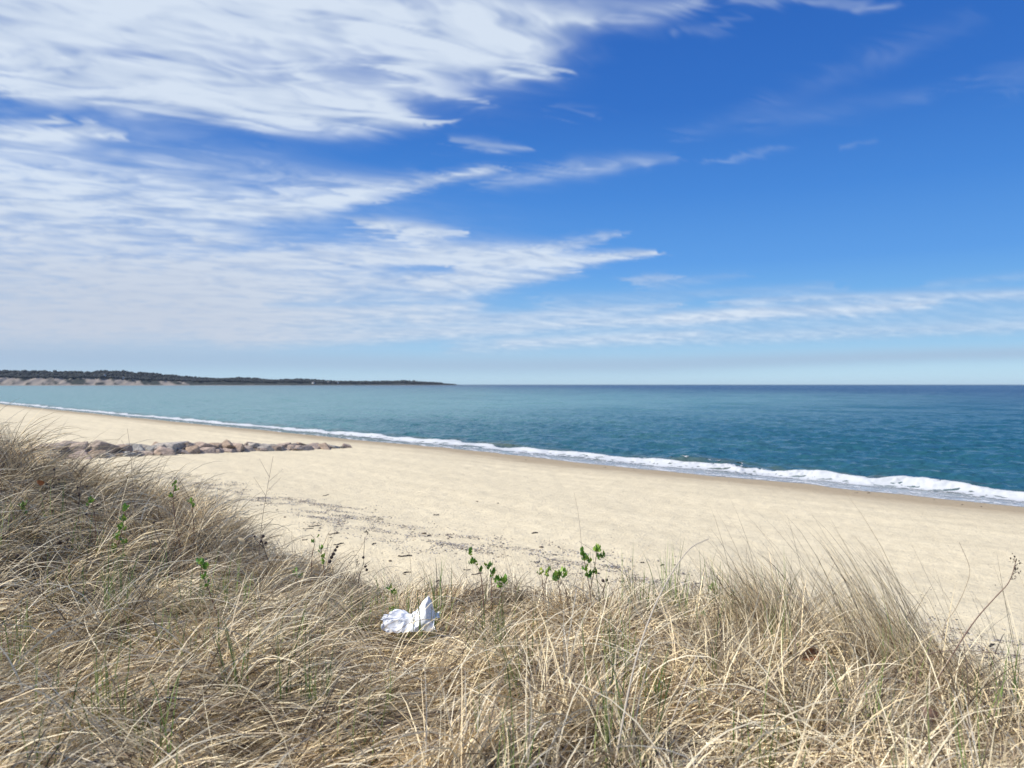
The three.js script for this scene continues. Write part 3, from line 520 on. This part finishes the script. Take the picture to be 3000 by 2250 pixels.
// clumps that stand up on their own
function clump(x, d, o, label, group) {
  const r = rng(o.seed), B = new Blades(o.n, 7);
  for (let i = 0; i < o.n; i++) {
    const s = o.spread, bx = x + gauss(r) * s, bd = d + gauss(r) * s * 0.8, a = o.way + gauss(r) * o.fan, L = o.len * (0.45 + 0.6 * r()), c = straw(r, o.tone ?? 0.95);
    arch(B, r, bx, bd, L, o.e0 + gauss(r) * 0.16, o.e1 + gauss(r) * 0.3, a, a + gauss(r) * 0.35, (0.0016 + 0.0018 * r()) * (o.w ?? 1), c, (o.lift ?? 0) * r());
  }
  const g = B.done(), y = groundAt(x, d); g.translate(-x, -y, d);
  const m = mesh('grass_clump', g, bladeMat); m.position.set(x, y, -d); tag(m, label, 'grass clump', group);
}
const LEFTWARD = Math.PI - 0.1;
clump(1.32, 3.72, { seed: 301, n: 760, spread: 0.13, way: LEFTWARD - 0.5, fan: 0.95, len: 0.6, e0: 1.35, e1: 0.5 }, 'tall tan clump of dry grass with fanning tips at the dune brow', null);
clump(1.72, 3.3, { seed: 302, n: 520, spread: 0.15, way: LEFTWARD - 0.35, fan: 0.45, len: 0.74, e0: 1.22, e1: 0.85 }, 'dense clump of long dry grass sweeping up beside the tall tan clump', null);
clump(1.88, 3.0, { seed: 303, n: 300, spread: 0.14, way: LEFTWARD - 0.3, fan: 0.5, len: 0.48, e0: 1.1, e1: 0.5 }, 'bent clump of straw coloured grass above the sand at the dune end', null);
clump(1.9, 2.62, { seed: 304, n: 380, spread: 0.16, way: LEFTWARD + 0.1, fan: 0.4, len: 0.4, e0: 0.7, e1: 0.1 }, 'low swept clump of straw grass beside the seed head stalk', null);
clump(0.95, 3.55, { seed: 305, n: 300, spread: 0.14, way: 1.6, fan: 1.3, len: 0.38, e0: 1.3, e1: 0.4 }, 'short tangled clump of dry grass left of the tall tan clump', null);
clump(1.3, 3.7, { seed: 311, n: 44, spread: 0.16, way: LEFTWARD - 0.3, fan: 0.6, len: 0.9, e0: 1.42, e1: 0.55, w: 1.05, tone: 0.42 }, 'long thin brown stems rising out of the tall tan clump', null);
clump(1.75, 3.35, { seed: 312, n: 46, spread: 0.17, way: LEFTWARD - 0.2, fan: 0.4, len: 0.95, e0: 1.35, e1: 0.65, w: 1.05, tone: 0.42 }, 'long thin brown stems leaning over the dense swept clump', null);
clump(2.0, 3.05, { seed: 313, n: 26, spread: 0.2, way: LEFTWARD - 0.2, fan: 0.6, len: 0.8, e0: 1.35, e1: 0.9, w: 1.0, tone: 0.45 }, 'few tall thin stems at the sandy end of the dune', null);
const MOUND = [[-3.7, 5.0, 0.46, 560], [-3.35, 4.95, 0.46, 560], [-3.05, 5.15, 0.34, 300], [-2.75, 5.1, 0.34, 150], [-2.45, 5.3, 0.42, 110], [-2.2, 5.15, 0.4, 150], [-2.0, 5.2, 0.38, 150], [-1.85, 4.95, 0.34, 260], [-1.65, 4.9, 0.28, 260], [-3.4, 4.4, 0.42, 420], [-2.9, 4.5, 0.36, 300], [-2.5, 4.6, 0.32, 260], [-3.7, 5.6, 0.46, 420], [-3.0, 4.1, 0.34, 300], [-2.2, 4.6, 0.3, 240]];
MOUND.forEach(([x, d, L, n], i) => clump(x, d, { seed: 320 + i, n, spread: 0.17, way: LEFTWARD, fan: 0.7, len: L, e0: 1.3, e1: 0.8, tone: 0.74 }, n > 350 ? 'thick upright clump of grey brown dry grass on the tall dune mound' : 'wispy upright clump of grey brown dry grass on the slope of the tall mound', 'grass clumps on the tall mound'));


// ---------------------------------------------------------------- rose shoots, dead twigs and stalks: points are [x, ahead, height]
const SHOOTS = [
  ['forked rose shoot with the most bright green leaves at the dune brow', [[[0.406, 3.95, 3.365], [0.413, 3.95, 3.5], [0.396, 3.95, 3.598], [0.372, 3.95, 3.715]], [[0.413, 3.95, 3.512], [0.433, 3.95, 3.61], [0.45, 3.95, 3.732]]], [[0.372, 3.95, 3.715, 3, 0.0243], [0.384, 3.95, 3.683, 5, 0.0273], [0.406, 3.95, 3.666, 3, 0.0228], [0.45, 3.95, 3.732, 4, 0.0273], [0.475, 3.95, 3.688, 4, 0.0258], [0.435, 3.95, 3.61, 3, 0.0228], [0.401, 3.95, 3.598, 5, 0.0288], [0.387, 3.95, 3.627, 3, 0.0212]]],
  ['short rose shoot with broad dark green leaves by the forked shoot', [[[0.272, 4.15, 3.393], [0.262, 4.15, 3.47], [0.254, 4.15, 3.534]]], [[0.249, 4.15, 3.526, 6, 0.0319], [0.28, 4.15, 3.547, 5, 0.0303], [0.231, 4.15, 3.516, 4, 0.0271]]],
  ['small pale rose shoot between two leafier shoots', [[[0.179, 4.25, 3.39], [0.174, 4.25, 3.464], [0.168, 4.25, 3.535]], [[0.179, 4.25, 3.443], [0.2, 4.25, 3.508], [0.211, 4.25, 3.553]]], [[0.163, 4.25, 3.527, 3, 0.0245], [0.195, 4.25, 3.522, 3, 0.0229], [0.211, 4.25, 3.553, 2, 0.018]]],
  ['tall slender rose shoot with three leaf tufts beside the bag', [[[-0.152, 4.1, 3.318], [-0.163, 4.1, 3.483], [-0.178, 4.1, 3.58], [-0.213, 4.1, 3.636], [-0.234, 4.1, 3.682]]], [[-0.234, 4.1, 3.679, 4, 0.0221], [-0.223, 4.1, 3.626, 5, 0.0252], [-0.198, 4.1, 3.618, 2, 0.0173], [-0.175, 4.1, 3.577, 3, 0.0221]]],
  ['upright rose shoot with one dark leaf tuft', [[[-0.113, 4.25, 3.311], [-0.116, 4.25, 3.443], [-0.121, 4.25, 3.553]]], [[-0.126, 4.25, 3.558, 5, 0.0278], [-0.105, 4.25, 3.537, 4, 0.0245], [-0.111, 4.25, 3.516, 2, 0.0212]]],
  ['low bushy rose shoot with spreading leaves', [[[-0.057, 4.2, 3.378], [-0.062, 4.2, 3.443], [-0.073, 4.2, 3.503]]], [[-0.081, 4.2, 3.503, 5, 0.0274], [-0.047, 4.2, 3.493, 5, 0.0274], [-0.07, 4.2, 3.467, 4, 0.0258]]],
  ['thin rose shoot with folded young leaves by the dark seed head', [[[-1.17, 4.7, 3.305], [-1.182, 4.7, 3.437], [-1.199, 4.7, 3.553]]], [[-1.205, 4.7, 3.559, 3, 0.0235], [-1.191, 4.7, 3.512, 2, 0.0217], [-1.185, 4.7, 3.48, 2, 0.0199]]],
  ['spindly rose shoot with one small leaf pair', [[[-1.317, 4.9, 3.326], [-1.311, 4.9, 3.478], [-1.293, 4.9, 3.584], [-1.317, 4.9, 3.615]]], [[-1.308, 4.9, 3.569, 2, 0.0226], [-1.281, 4.9, 3.6, 1, 0.0188]]],
  ['tiny rose seedling low in the fallen grass', [[[-1.328, 4.6, 3.333], [-1.328, 4.6, 3.433]]], [[-1.333, 4.6, 3.438, 4, 0.0265], [-1.311, 4.6, 3.419, 3, 0.0247]]],
  ['rose shoot on a knobbly stem in the middle of the flattened grass', [[[-1.418, 3.6, 3.475], [-1.452, 3.6, 3.586], [-1.485, 3.6, 3.675], [-1.503, 3.6, 3.742]]], [[-1.503, 3.6, 3.74, 5, 0.0221], [-1.478, 3.6, 3.713, 5, 0.0249], [-1.485, 3.6, 3.675, 4, 0.0207], [-1.472, 3.6, 3.637, 3, 0.018]]],
  ['leafy rose stem climbing the side of the mound', [[[-2.382, 4.35, 3.437], [-2.312, 4.35, 3.604], [-2.274, 4.35, 3.739], [-2.247, 4.35, 3.887]], [[-2.306, 4.35, 3.617], [-2.212, 4.35, 3.685]]], [[-2.247, 4.35, 3.879, 4, 0.0267], [-2.263, 4.35, 3.82, 3, 0.0251], [-2.274, 4.35, 3.766, 5, 0.0284], [-2.301, 4.35, 3.712, 4, 0.0267], [-2.317, 4.35, 3.636, 5, 0.0301], [-2.274, 4.35, 3.588, 5, 0.0284], [-2.333, 4.35, 3.545, 4, 0.0267], [-2.382, 4.35, 3.483, 3, 0.0251], [-2.258, 4.35, 3.685, 3, 0.0234]]],
  ['thin dark rose stem with few leaves on the mound side', [[[-2.157, 4.85, 3.58], [-2.187, 4.85, 3.73], [-2.199, 4.85, 3.88], [-2.187, 4.85, 3.976]]], [[-2.193, 4.85, 3.955, 2, 0.0224], [-2.211, 4.85, 3.874, 2, 0.0205], [-2.181, 4.85, 3.916, 2, 0.0205]]],
  ['small rose shoot with one leaf tuft under the mound brow', [[[-2.109, 4.95, 3.681], [-2.122, 4.95, 3.819]]], [[-2.125, 4.95, 3.826, 3, 0.0266], [-2.112, 4.95, 3.792, 2, 0.0228]]],
  ['rose tuft on the mound beside dried hips', [[[-2.807, 4.3, 3.749], [-2.818, 4.3, 3.895]]], [[-2.818, 4.3, 3.895, 4, 0.0281], [-2.807, 4.3, 3.861, 4, 0.0248]]],
  ['faint rose tuft on the mound under the long twig', [[[-2.511, 4.5, 3.793], [-2.531, 4.5, 3.899]]], [[-2.533, 4.5, 3.901, 3, 0.0242], [-2.553, 4.5, 3.882, 3, 0.0225]]],
  ['yellow green rose shoot standing behind the white bag', [[[-0.676, 4.3, 3.242], [-0.684, 4.3, 3.349], [-0.7, 4.3, 3.424]]], [[-0.703, 4.3, 3.424, 3, 0.0215], [-0.684, 4.3, 3.397, 4, 0.0231], [-0.687, 4.3, 3.301, 4, 0.0281]]],
  ['sparse rose shoot left of the tall tan clump', [[[1.063, 3.9, 3.357], [1.053, 3.9, 3.465], [1.043, 3.9, 3.557]]], [[1.043, 3.9, 3.538, 3, 0.0195], [1.051, 3.9, 3.514, 2, 0.018]]],
  ['single leafed rose shoot against the pebbles', [[[1.165, 3.95, 3.377], [1.162, 3.95, 3.495]]], [[1.167, 3.95, 3.495, 4, 0.0212]]],
  ['low rose seedling in front of the tall tan clump', [[[0.974, 3.8, 3.353], [0.97, 3.8, 3.429]]], [[0.967, 3.8, 3.431, 3, 0.019], [1.05, 3.8, 3.417, 2, 0.0175]]],
];
const TWIGS = [
  ['long dark rose twig with dried hips slanting over the mound', [[[-2.938, 4.4, 3.511], [-2.872, 4.4, 3.729], [-2.769, 4.4, 3.906], [-2.698, 4.4, 4.056], [-2.692, 4.4, 4.105]], [[-2.741, 4.4, 3.947], [-2.85, 4.4, 4.007], [-2.959, 4.4, 4.029]], [[-2.709, 4.4, 4.029], [-2.673, 4.4, 4.04]]], [[-2.872, 4.4, 3.816, 0.0245], [-2.695, 4.4, 4.102, 0.0136], [-2.671, 4.4, 4.04, 0.0136], [-2.698, 4.4, 3.996, 0.0136], [-2.741, 4.4, 4.015, 0.0136]]],
  ['dark rose twig with a cluster of hips in the mound hollow', [[[-2.626, 4.3, 3.376], [-2.546, 4.3, 3.562], [-2.413, 4.3, 3.709], [-2.293, 4.3, 3.829]], [[-2.519, 4.3, 3.602], [-2.599, 4.3, 3.695]], [[-2.413, 4.3, 3.709], [-2.506, 4.3, 3.749]]], [[-2.599, 4.3, 3.69, 0.024], [-2.559, 4.3, 3.709, 0.0213], [-2.546, 4.3, 3.674, 0.0213], [-2.607, 4.3, 3.602, 0.0213], [-2.506, 4.3, 3.749, 0.016], [-2.45, 4.3, 3.855, 0.016], [-2.386, 4.3, 3.909, 0.0133]]],
  ['upright dark twig with two hips on the mound', [[[-2.725, 4.7, 3.757], [-2.719, 4.7, 3.932], [-2.701, 4.7, 4.077]], [[-2.719, 4.7, 3.888], [-2.736, 4.7, 3.961]]], [[-2.725, 4.7, 3.908, 0.0175], [-2.73, 4.7, 3.955, 0.0146], [-2.672, 4.7, 3.961, 0.0116]]],
  ['thorny twig with forked tips below the mound brow', [[[-1.96, 4.3, 3.509], [-2.0, 4.3, 3.642], [-2.04, 4.3, 3.722], [-2.067, 4.3, 3.802]], [[-2.008, 4.3, 3.655], [-2.08, 4.3, 3.709]], [[-2.008, 4.3, 3.642], [-1.955, 4.3, 3.674]]], [[-2.059, 4.3, 3.807, 0.0133], [-1.971, 4.3, 3.509, 0.0187], [-2.008, 4.3, 3.493, 0.016]]],
  ['dark twig with shrivelled hips at the foot of the mound', [[[-1.566, 4.9, 3.372], [-1.621, 4.9, 3.508], [-1.639, 4.9, 3.63], [-1.566, 4.9, 3.721]], [[-1.621, 4.9, 3.524], [-1.693, 4.9, 3.6]]], [[-1.633, 4.9, 3.606, 0.0213], [-1.645, 4.9, 3.575, 0.0182], [-1.615, 4.9, 3.563, 0.0182], [-1.687, 4.9, 3.606, 0.0152]]],
  ['dark brown seed head on a leaning stalk at the brow', [[[-1.235, 4.85, 3.309], [-1.184, 4.85, 3.444], [-1.153, 4.85, 3.526], [-1.114, 4.85, 3.574]]], [[-1.184, 4.85, 3.453, 0.024], [-1.171, 4.85, 3.481, 0.024], [-1.159, 4.85, 3.502, 0.024], [-1.147, 4.85, 3.526, 0.021], [-1.135, 4.85, 3.547, 0.018]]],
  ['dead twig with a round hip on the dune brow', [[[-0.994, 4.85, 3.339], [-0.964, 4.85, 3.444], [-0.961, 4.85, 3.52], [-0.955, 4.85, 3.61]], [[-0.964, 4.85, 3.423], [-0.919, 4.85, 3.459]]], [[-0.964, 4.85, 3.481, 0.018], [-0.952, 4.85, 3.423, 0.021], [-0.943, 4.85, 3.399, 0.018]]],
  ['low dark twig with hips in the flattened grass', [[[-1.874, 3.9, 3.393], [-1.983, 3.9, 3.465], [-2.092, 3.9, 3.49]]], [[-1.981, 3.9, 3.475, 0.0217], [-1.971, 3.9, 3.453, 0.0169]]],
  ['bare rose twig with one hip at the mound foot', [[[-2.666, 4.0, 3.362], [-2.596, 4.0, 3.511], [-2.505, 4.0, 3.622]]], [[-2.646, 4.0, 3.684, 0.0198], [-2.554, 4.0, 3.585, 0.0174]]],
  ['small knotted dead twig behind the forked rose shoot', [[[0.499, 4.15, 3.431], [0.519, 4.15, 3.49], [0.529, 4.15, 3.521]]], [[0.506, 4.15, 3.511, 0.018], [0.527, 4.15, 3.516, 0.0154], [0.537, 4.15, 3.498, 0.0154]]],
];
const STALKS = [
  ['thick pale dead stalk bending over at its tip', 0.0042, 'pale', [[[0.302, 2.3, 3.361], [0.408, 2.45, 3.705], [0.522, 2.6, 3.884], [0.642, 2.7, 4.007], [0.722, 2.75, 4.033]]]],
  ['pale straight stalk leaning beside the thick bent stalk', 0.003, 'pale', [[[0.426, 2.3, 3.375], [0.519, 2.4, 3.537], [0.618, 2.5, 3.695]]]],
  ['tall brown stalk with a dark seed head leaning over the sand', 0.0032, 'brown', [[[1.568, 2.8, 3.438], [1.654, 2.8, 3.595], [1.741, 2.8, 3.725], [1.81, 2.8, 3.803], [1.863, 2.8, 3.863], [1.89, 2.8, 3.945]], [[1.88, 2.8, 3.916], [1.897, 2.8, 3.931]], [[1.873, 2.8, 3.89], [1.894, 2.8, 3.9]], [[1.887, 2.8, 3.935], [1.876, 2.8, 3.948]], [[1.866, 2.8, 3.872], [1.88, 2.8, 3.872]]]],
  ['thin reddish twig lying level over the sand', 0.0022, 'brown', [[[1.507, 2.8, 3.438], [1.542, 2.8, 3.577], [1.654, 2.8, 3.605], [1.776, 2.8, 3.598], [1.949, 2.8, 3.581]]]],
  ['lone curved grass stem arching before the open sand', 0.0018, 'straw', [[[1.678, 2.9, 3.666], [1.717, 2.9, 3.724], [1.758, 2.9, 3.81], [1.776, 2.9, 3.882], [1.735, 2.9, 3.99]]]],
  ['delicate branching dead stalk standing above the mound foot', 0.002, 'grey', [[[-1.589, 4.7, 3.568], [-1.566, 4.7, 3.786], [-1.537, 4.7, 3.961], [-1.502, 4.7, 4.15]], [[-1.543, 4.7, 3.926], [-1.45, 4.7, 4.019]], [[-1.531, 4.7, 3.99], [-1.438, 4.7, 4.071]], [[-1.549, 4.7, 3.902], [-1.624, 4.7, 4.019]], [[-1.525, 4.7, 4.019], [-1.589, 4.7, 4.135]], [[-1.56, 4.7, 3.83], [-1.473, 4.7, 3.888]]]],
  ['tall thin forked stalk on the brow of the mound', 0.002, 'grey', [[[-2.47, 4.9, 3.751], [-2.489, 4.9, 3.964], [-2.501, 4.9, 4.146], [-2.522, 4.9, 4.313]], [[-2.492, 4.9, 4.055], [-2.446, 4.9, 4.192]], [[-2.498, 4.9, 4.116], [-2.561, 4.9, 4.237]]]],
  ['thin stem with a long bent tip before the pebble drift', 0.0015, 'grey', [[[0.406, 4.2, 3.352], [0.395, 4.2, 3.586], [0.38, 4.2, 3.821], [0.349, 4.2, 3.998]]]],
  ['bent thin stem leaning left at the dune brow', 0.0016, 'grey', [[[0.758, 3.9, 3.441], [0.589, 3.9, 3.61], [0.444, 3.9, 3.719], [0.348, 3.9, 3.784]]]],
  ['fine upright stem with side twigs by the pebble drift', 0.0014, 'grey', [[[0.324, 4.4, 3.32], [0.316, 4.4, 3.484], [0.294, 4.4, 3.647]], [[0.316, 4.4, 3.484], [0.354, 4.4, 3.579]], [[0.322, 4.4, 3.429], [0.27, 4.4, 3.552]]]],
  ['pair of short dark stubs at the dune brow', 0.003, 'dark', [[[-0.452, 4.5, 3.388], [-0.454, 4.5, 3.472], [-0.46, 4.5, 3.556]], [[-0.432, 4.5, 3.38], [-0.426, 4.5, 3.458], [-0.424, 4.5, 3.536]]]],
  ['reddish leaning twig beside the dark seed head', 0.0018, 'brown', [[[-1.103, 4.8, 3.352], [-1.043, 4.8, 3.456], [-0.975, 4.8, 3.546], [-0.925, 4.8, 3.65]], [[-1.038, 4.8, 3.465], [-0.993, 4.8, 3.456]]]],
];

function tube(pts, r0, rEnd, sides = 6, wob = 0) {
  const c = new THREE.CatmullRomCurve3(pts.map(([x, d, y]) => new THREE.Vector3(x, y, -d))), m = Math.max(6, pts.length * 5), F = c.computeFrenetFrames(m, false), pos = [], idx = [];
  for (let i = 0; i <= m; i++) { const u = i / m, p = c.getPoint(u), r = lerp(r0, rEnd, u) * (1 + wob * n2(u * 14, pts[0][0] * 7)); for (let k = 0; k < sides; k++) { const a = k / sides * 6.2832, q = p.clone().addScaledVector(F.normals[i], Math.cos(a) * r).addScaledVector(F.binormals[i], Math.sin(a) * r); pos.push(q.x, q.y, q.z); } }
  for (let i = 0; i < m; i++) for (let k = 0; k < sides; k++) { const a = i * sides + k, b = i * sides + (k + 1) % sides; idx.push(a, b, a + sides, b, b + sides, a + sides); }
  return geom(pos, idx);
}
// a stem starts in the ground below its first point
function rooted(s) { const [x, d, y] = s[0], g = groundAt(x, d); return y > g - 0.01 ? [[x - (s[1][0] - x) * 0.3, d, g - 0.02], ...s] : [[x, d, g - 0.02], ...s.filter((p) => p[2] > g)]; }
function leafShape(seed) {                             // a small toothed leaf folded along its rib, base at the origin, pointing along +y
  const r = rng(seed), pos = [0, 0, 0], idx = [], m = 7, fold = 0.35 + 0.3 * r(), curl = 0.25 + 0.5 * r();
  for (let i = 1; i <= m; i++) { const u = i / m, w = 0.27 * Math.sin(Math.PI * u ** 0.8) * (i % 2 ? 1.12 : 0.9) + (i === m ? 0 : 0.03), z = -curl * u * u * 0.5, y = u - 0.12 * u * u; pos.push(-w, y, z + w * fold, 0, y, z, w, y, z + w * fold); }
  idx.push(0, 1, 2, 0, 2, 3); for (let i = 0; i < m - 1; i++) { const o = 1 + i * 3; idx.push(o, o + 3, o + 1, o + 1, o + 3, o + 4, o + 1, o + 4, o + 2, o + 2, o + 4, o + 5); }
  return geom(pos, idx);
}
{
  const leaves = [1, 2, 3, 4].map((i) => leafShape(400 + i));
  const greens = [[0.18, 0.36, 0.05], [0.24, 0.43, 0.06], [0.33, 0.50, 0.08], [0.11, 0.26, 0.04], [0.5, 0.57, 0.1]].map((c, i) => new THREE.MeshPhysicalMaterial({ name: 'rose_leaf_' + 'abcde'[i], color: rgb(...c), roughness: 0.5, transmission: 0.25, thickness: 0, side: THREE.DoubleSide }));
  const bark = std({ name: 'rose_stem', color: rgb(0.17, 0.085, 0.055), roughness: 0.8 }), dead = std({ name: 'dead_wood', color: rgb(0.075, 0.055, 0.048), roughness: 0.85 }), hip = std({ name: 'dried_hip', color: rgb(0.045, 0.03, 0.028), roughness: 0.7 });
  SHOOTS.forEach(([label, stems, tufts], k) => {
    const r = rng(500 + k), [bx, bd] = stems[0][0], by = groundAt(bx, bd), o = base('rose_shoot', bx, by, -bd), shift = (g) => g.translate(-bx, -by, bd);
    stems.forEach((s, i) => mesh('stem', shift(tube(i ? s : rooted(s), i ? 0.0022 : 0.0032, 0.0014, 6, 0.35)), bark, o));
    const yellow = /yellow|pale/.test(label) ? 2 : 0;
    for (const [x, d, y, n, size] of tufts) for (let i = 0; i < n * 2.2; i++) {
      const l = mesh('leaf', leaves[Math.floor(r() * 4)], greens[Math.min(4, Math.floor(r() * 4) + (r() < 0.5 ? yellow : 0))], o), a = i / n * 6.283 + r() * 1.2, q = size * (0.8 + 0.6 * r());
      l.position.set(x - bx + (r() - 0.5) * size * 0.9, y - by + (r() - 0.5) * size * 1.2, -d + bd + (r() - 0.5) * size * 0.9); l.rotation.set(0.35 + 0.75 * r(), a, (r() - 0.5) * 0.7, 'YXZ'); l.scale.set(q, q, q);
    }
    tag(o, label, 'rose shoot', 'young rose shoots in the dune grass');
  });
  const hipShape = (() => { const g = new THREE.IcosahedronGeometry(0.5, 3), p = g.attributes.position; for (let i = 0; i < p.count; i++) { const k = 1 + 0.22 * n3(p.getX(i) * 5, p.getY(i) * 5, p.getZ(i) * 5); p.setXYZ(i, p.getX(i) * k, p.getY(i) * k * 0.9, p.getZ(i) * k); } const crown = new THREE.ConeGeometry(0.22, 0.45, 5).translate(0, 0.55, 0); return mergeGeometries([mergeVertices(g.deleteAttribute('uv').deleteAttribute('normal')), mergeVertices(crown.deleteAttribute('uv').deleteAttribute('normal'))]); })(); hipShape.computeVertexNormals();
  TWIGS.forEach(([label, stems, hips], k) => {
    const r = rng(600 + k), [bx, bd] = stems[0][0], by = groundAt(bx, bd), o = base('rose_twig', bx, by, -bd), shift = (g) => g.translate(-bx, -by, bd);
    stems.forEach((s, i) => mesh('stem', shift(tube(i ? s : rooted(s), i ? 0.002 : 0.003, 0.0013, 6, 0.4)), dead, o));
    for (const [x, d, y, size] of hips) { const h = mesh('rose_hip', hipShape, hip, o); h.position.set(x - bx, y - by, -d + bd + (r() - 0.5) * 0.01); h.scale.setScalar(size * 0.95); h.rotation.set(r() * 3, r() * 6, r() * 3); }
    tag(o, label, 'rose twig', 'dead rose twigs with hips on the dune');
  });
  const TONE = { pale: std({ name: 'pale_stalk', color: rgb(0.62, 0.54, 0.42) }), brown: std({ name: 'brown_stalk', color: rgb(0.23, 0.15, 0.11) }), straw: std({ name: 'straw_stalk', color: rgb(0.45, 0.36, 0.24) }), grey: std({ name: 'grey_stalk', color: rgb(0.25, 0.19, 0.15) }), dark: std({ name: 'dark_stalk', color: rgb(0.09, 0.07, 0.055) }) };
  const seed = new THREE.IcosahedronGeometry(1, 1);
  STALKS.forEach(([label, rad, tone, lines], k) => {
    const r = rng(700 + k), [bx, bd] = lines[0][0], by = groundAt(bx, bd), o = base('dead_stalk', bx, by, -bd), shift = (g) => g.translate(-bx, -by, bd);
    lines.forEach((s, i) => mesh(i ? 'branch' : 'stem', shift(tube(i ? s : rooted(s), i ? rad * 0.55 : rad, i ? rad * 0.25 : rad * 0.4, 6, 0.15)), TONE[tone], o));
    if (/seed head/.test(label)) for (let i = 0; i < 26; i++) { const s = lines[i % lines.length], p = s[s.length - 1], b = mesh('seed', seed, TONE.dark, o), q = 0.0013 + 0.0016 * r(); b.position.set(p[0] - bx + (r() - 0.5) * 0.022, p[2] - by + (r() - 0.5) * 0.045, -p[1] + bd + (r() - 0.5) * 0.02); b.scale.set(q, q * 1.7, q); b.rotation.set(r(), r() * 6, r()); }
    tag(o, label, 'stalk', 'dead stalks standing in the dune grass');
  });
}
// ---------------------------------------------------------------- the crumpled white bag and other litter
{
  const ctx = rng(91), spots = Array.from({ length: 46 }, () => [ctx(), ctx(), 0.002 + 0.008 * ctx() ** 3]);
  const print = tile(256, (u, v) => { let s = 244; for (const [a, b, q] of spots) if ((u - a) ** 2 + (v - b) ** 2 < q * q) s = 110; return [s, s + 2, s + 4]; }, true);
  const plastic = new THREE.MeshPhysicalMaterial({ name: 'white_plastic', map: print, roughness: 0.42, transmission: 0.05, thickness: 0, side: THREE.DoubleSide });
  const K = 64, J = 40, pos = [], uv = [], idx = [];
  for (let j = 0; j <= J; j++) for (let i = 0; i <= K; i++) {
    const u = i / K * 2 - 1, v = j / J * 2 - 1;       // u across, v from the back (-1) to the front (1)
    const peak = 0.158 * Math.max(0, 1 - Math.abs((u - 0.5) / (u < 0.5 ? 0.72 : 0.5))) ** 1.0 * Math.max(0, 1 - Math.abs(v + 0.15) * 0.9) ** 0.8;
    const lobe = 0.068 * Math.max(0, 1 - ((u + 0.5) / 0.52) ** 2) ** 0.7 * Math.max(0, 1 - (v + 0.2) ** 2 * 0.9) ** 0.7, saddle = 0.05 * Math.max(0, 1 - v * v);
    const crease = 0.013 * (1 - 2 * Math.abs(n2(u * 1.2 + v * 0.7 + 3, v * 1.0 - u * 0.6))) + 0.0016 * (1 - 2 * Math.abs(n2b(u * 3.4 - v * 1.8, v * 2.6 + u * 1.2)));
    const h = Math.max(peak, lobe, saddle) + crease * (0.6 + Math.abs(u) * 0.3);
    const reach = 1 - 0.16 * Math.abs(n2(u * 1.1, v * 1.1 + 9)) - 0.1 * v * v;
    pos.push(u * 0.165 * reach + 0.02 * (peak > 0.05 ? 1 : 0) * (h / 0.16), Math.max(-0.03, h - 0.02), v * 0.11 * reach + 0.006 * n2(u * 2, v * 2)); uv.push(i / K, j / J);
  }
  for (let j = 0; j < J; j++) for (let i = 0; i < K; i++) { const o = j * (K + 1) + i; idx.push(o, o + 1, o + K + 1, o + 1, o + K + 2, o + K + 1); }
  const b = mesh('plastic_bag', geom(pos, idx, { uv }), plastic); b.position.set(BAG[0], BAG[2], -BAG[1]); b.rotation.set(0.12, 0.05, 0.02);
  tag(b, 'crumpled white plastic bag with a pointed corner caught in the grass', 'plastic bag');
  const w = mesh('plastic_scrap', geom(pos, idx, { uv }), plastic); w.scale.set(0.2, 0.3, 0.25); w.rotation.set(0.3, 2.2, 0.1); w.position.set(-1.7, groundAt(-1.7, 4.05) + 0.1, -4.05);
  tag(w, 'small crumpled white scrap half hidden by bent grass stems', 'litter');
  const dry = (name, c, x, d, y, s, rot, label) => { const l = mesh(name, leafShape(430 + s * 1000), std({ name: name + '_skin', color: rgb(...c), roughness: 0.7 })); l.scale.set(s * 1.2, s, s * 1.6); l.position.set(x, y, -d); l.rotation.set(...rot); tag(l, label, 'dead leaf', 'dead leaves caught in the grass'); };
  dry('dead_leaf', [0.34, 0.13, 0.05], -2.72, 4.35, 4.03, 0.05, [0.5, 0.4, 1.2], 'curled rusty brown leaf hanging by the dried hips');
  dry('dead_leaf', [0.62, 0.48, 0.27], -1.75, 4.85, 3.56, 0.06, [-0.3, 0.9, 0.4], 'pale yellow dead leaf at the foot of the mound');
  dry('dead_leaf', [0.26, 0.12, 0.055], 1.36, 3.35, 3.42, 0.09, [-0.4, 0.3, 2.2], 'long brown dead leaf wedged in the tall grass clump');
  dry('dead_leaf', [0.42, 0.27, 0.2], 1.5, 2.66, 3.40, 0.075, [0.2, 0.5, 0.6], 'pinkish brown lobed leaf in the straw grass');
}
scene.fog = new THREE.FogExp2(new THREE.Color(0.72, 0.84, 1.0), 1.6e-5);
renderer.render(scene, camera);
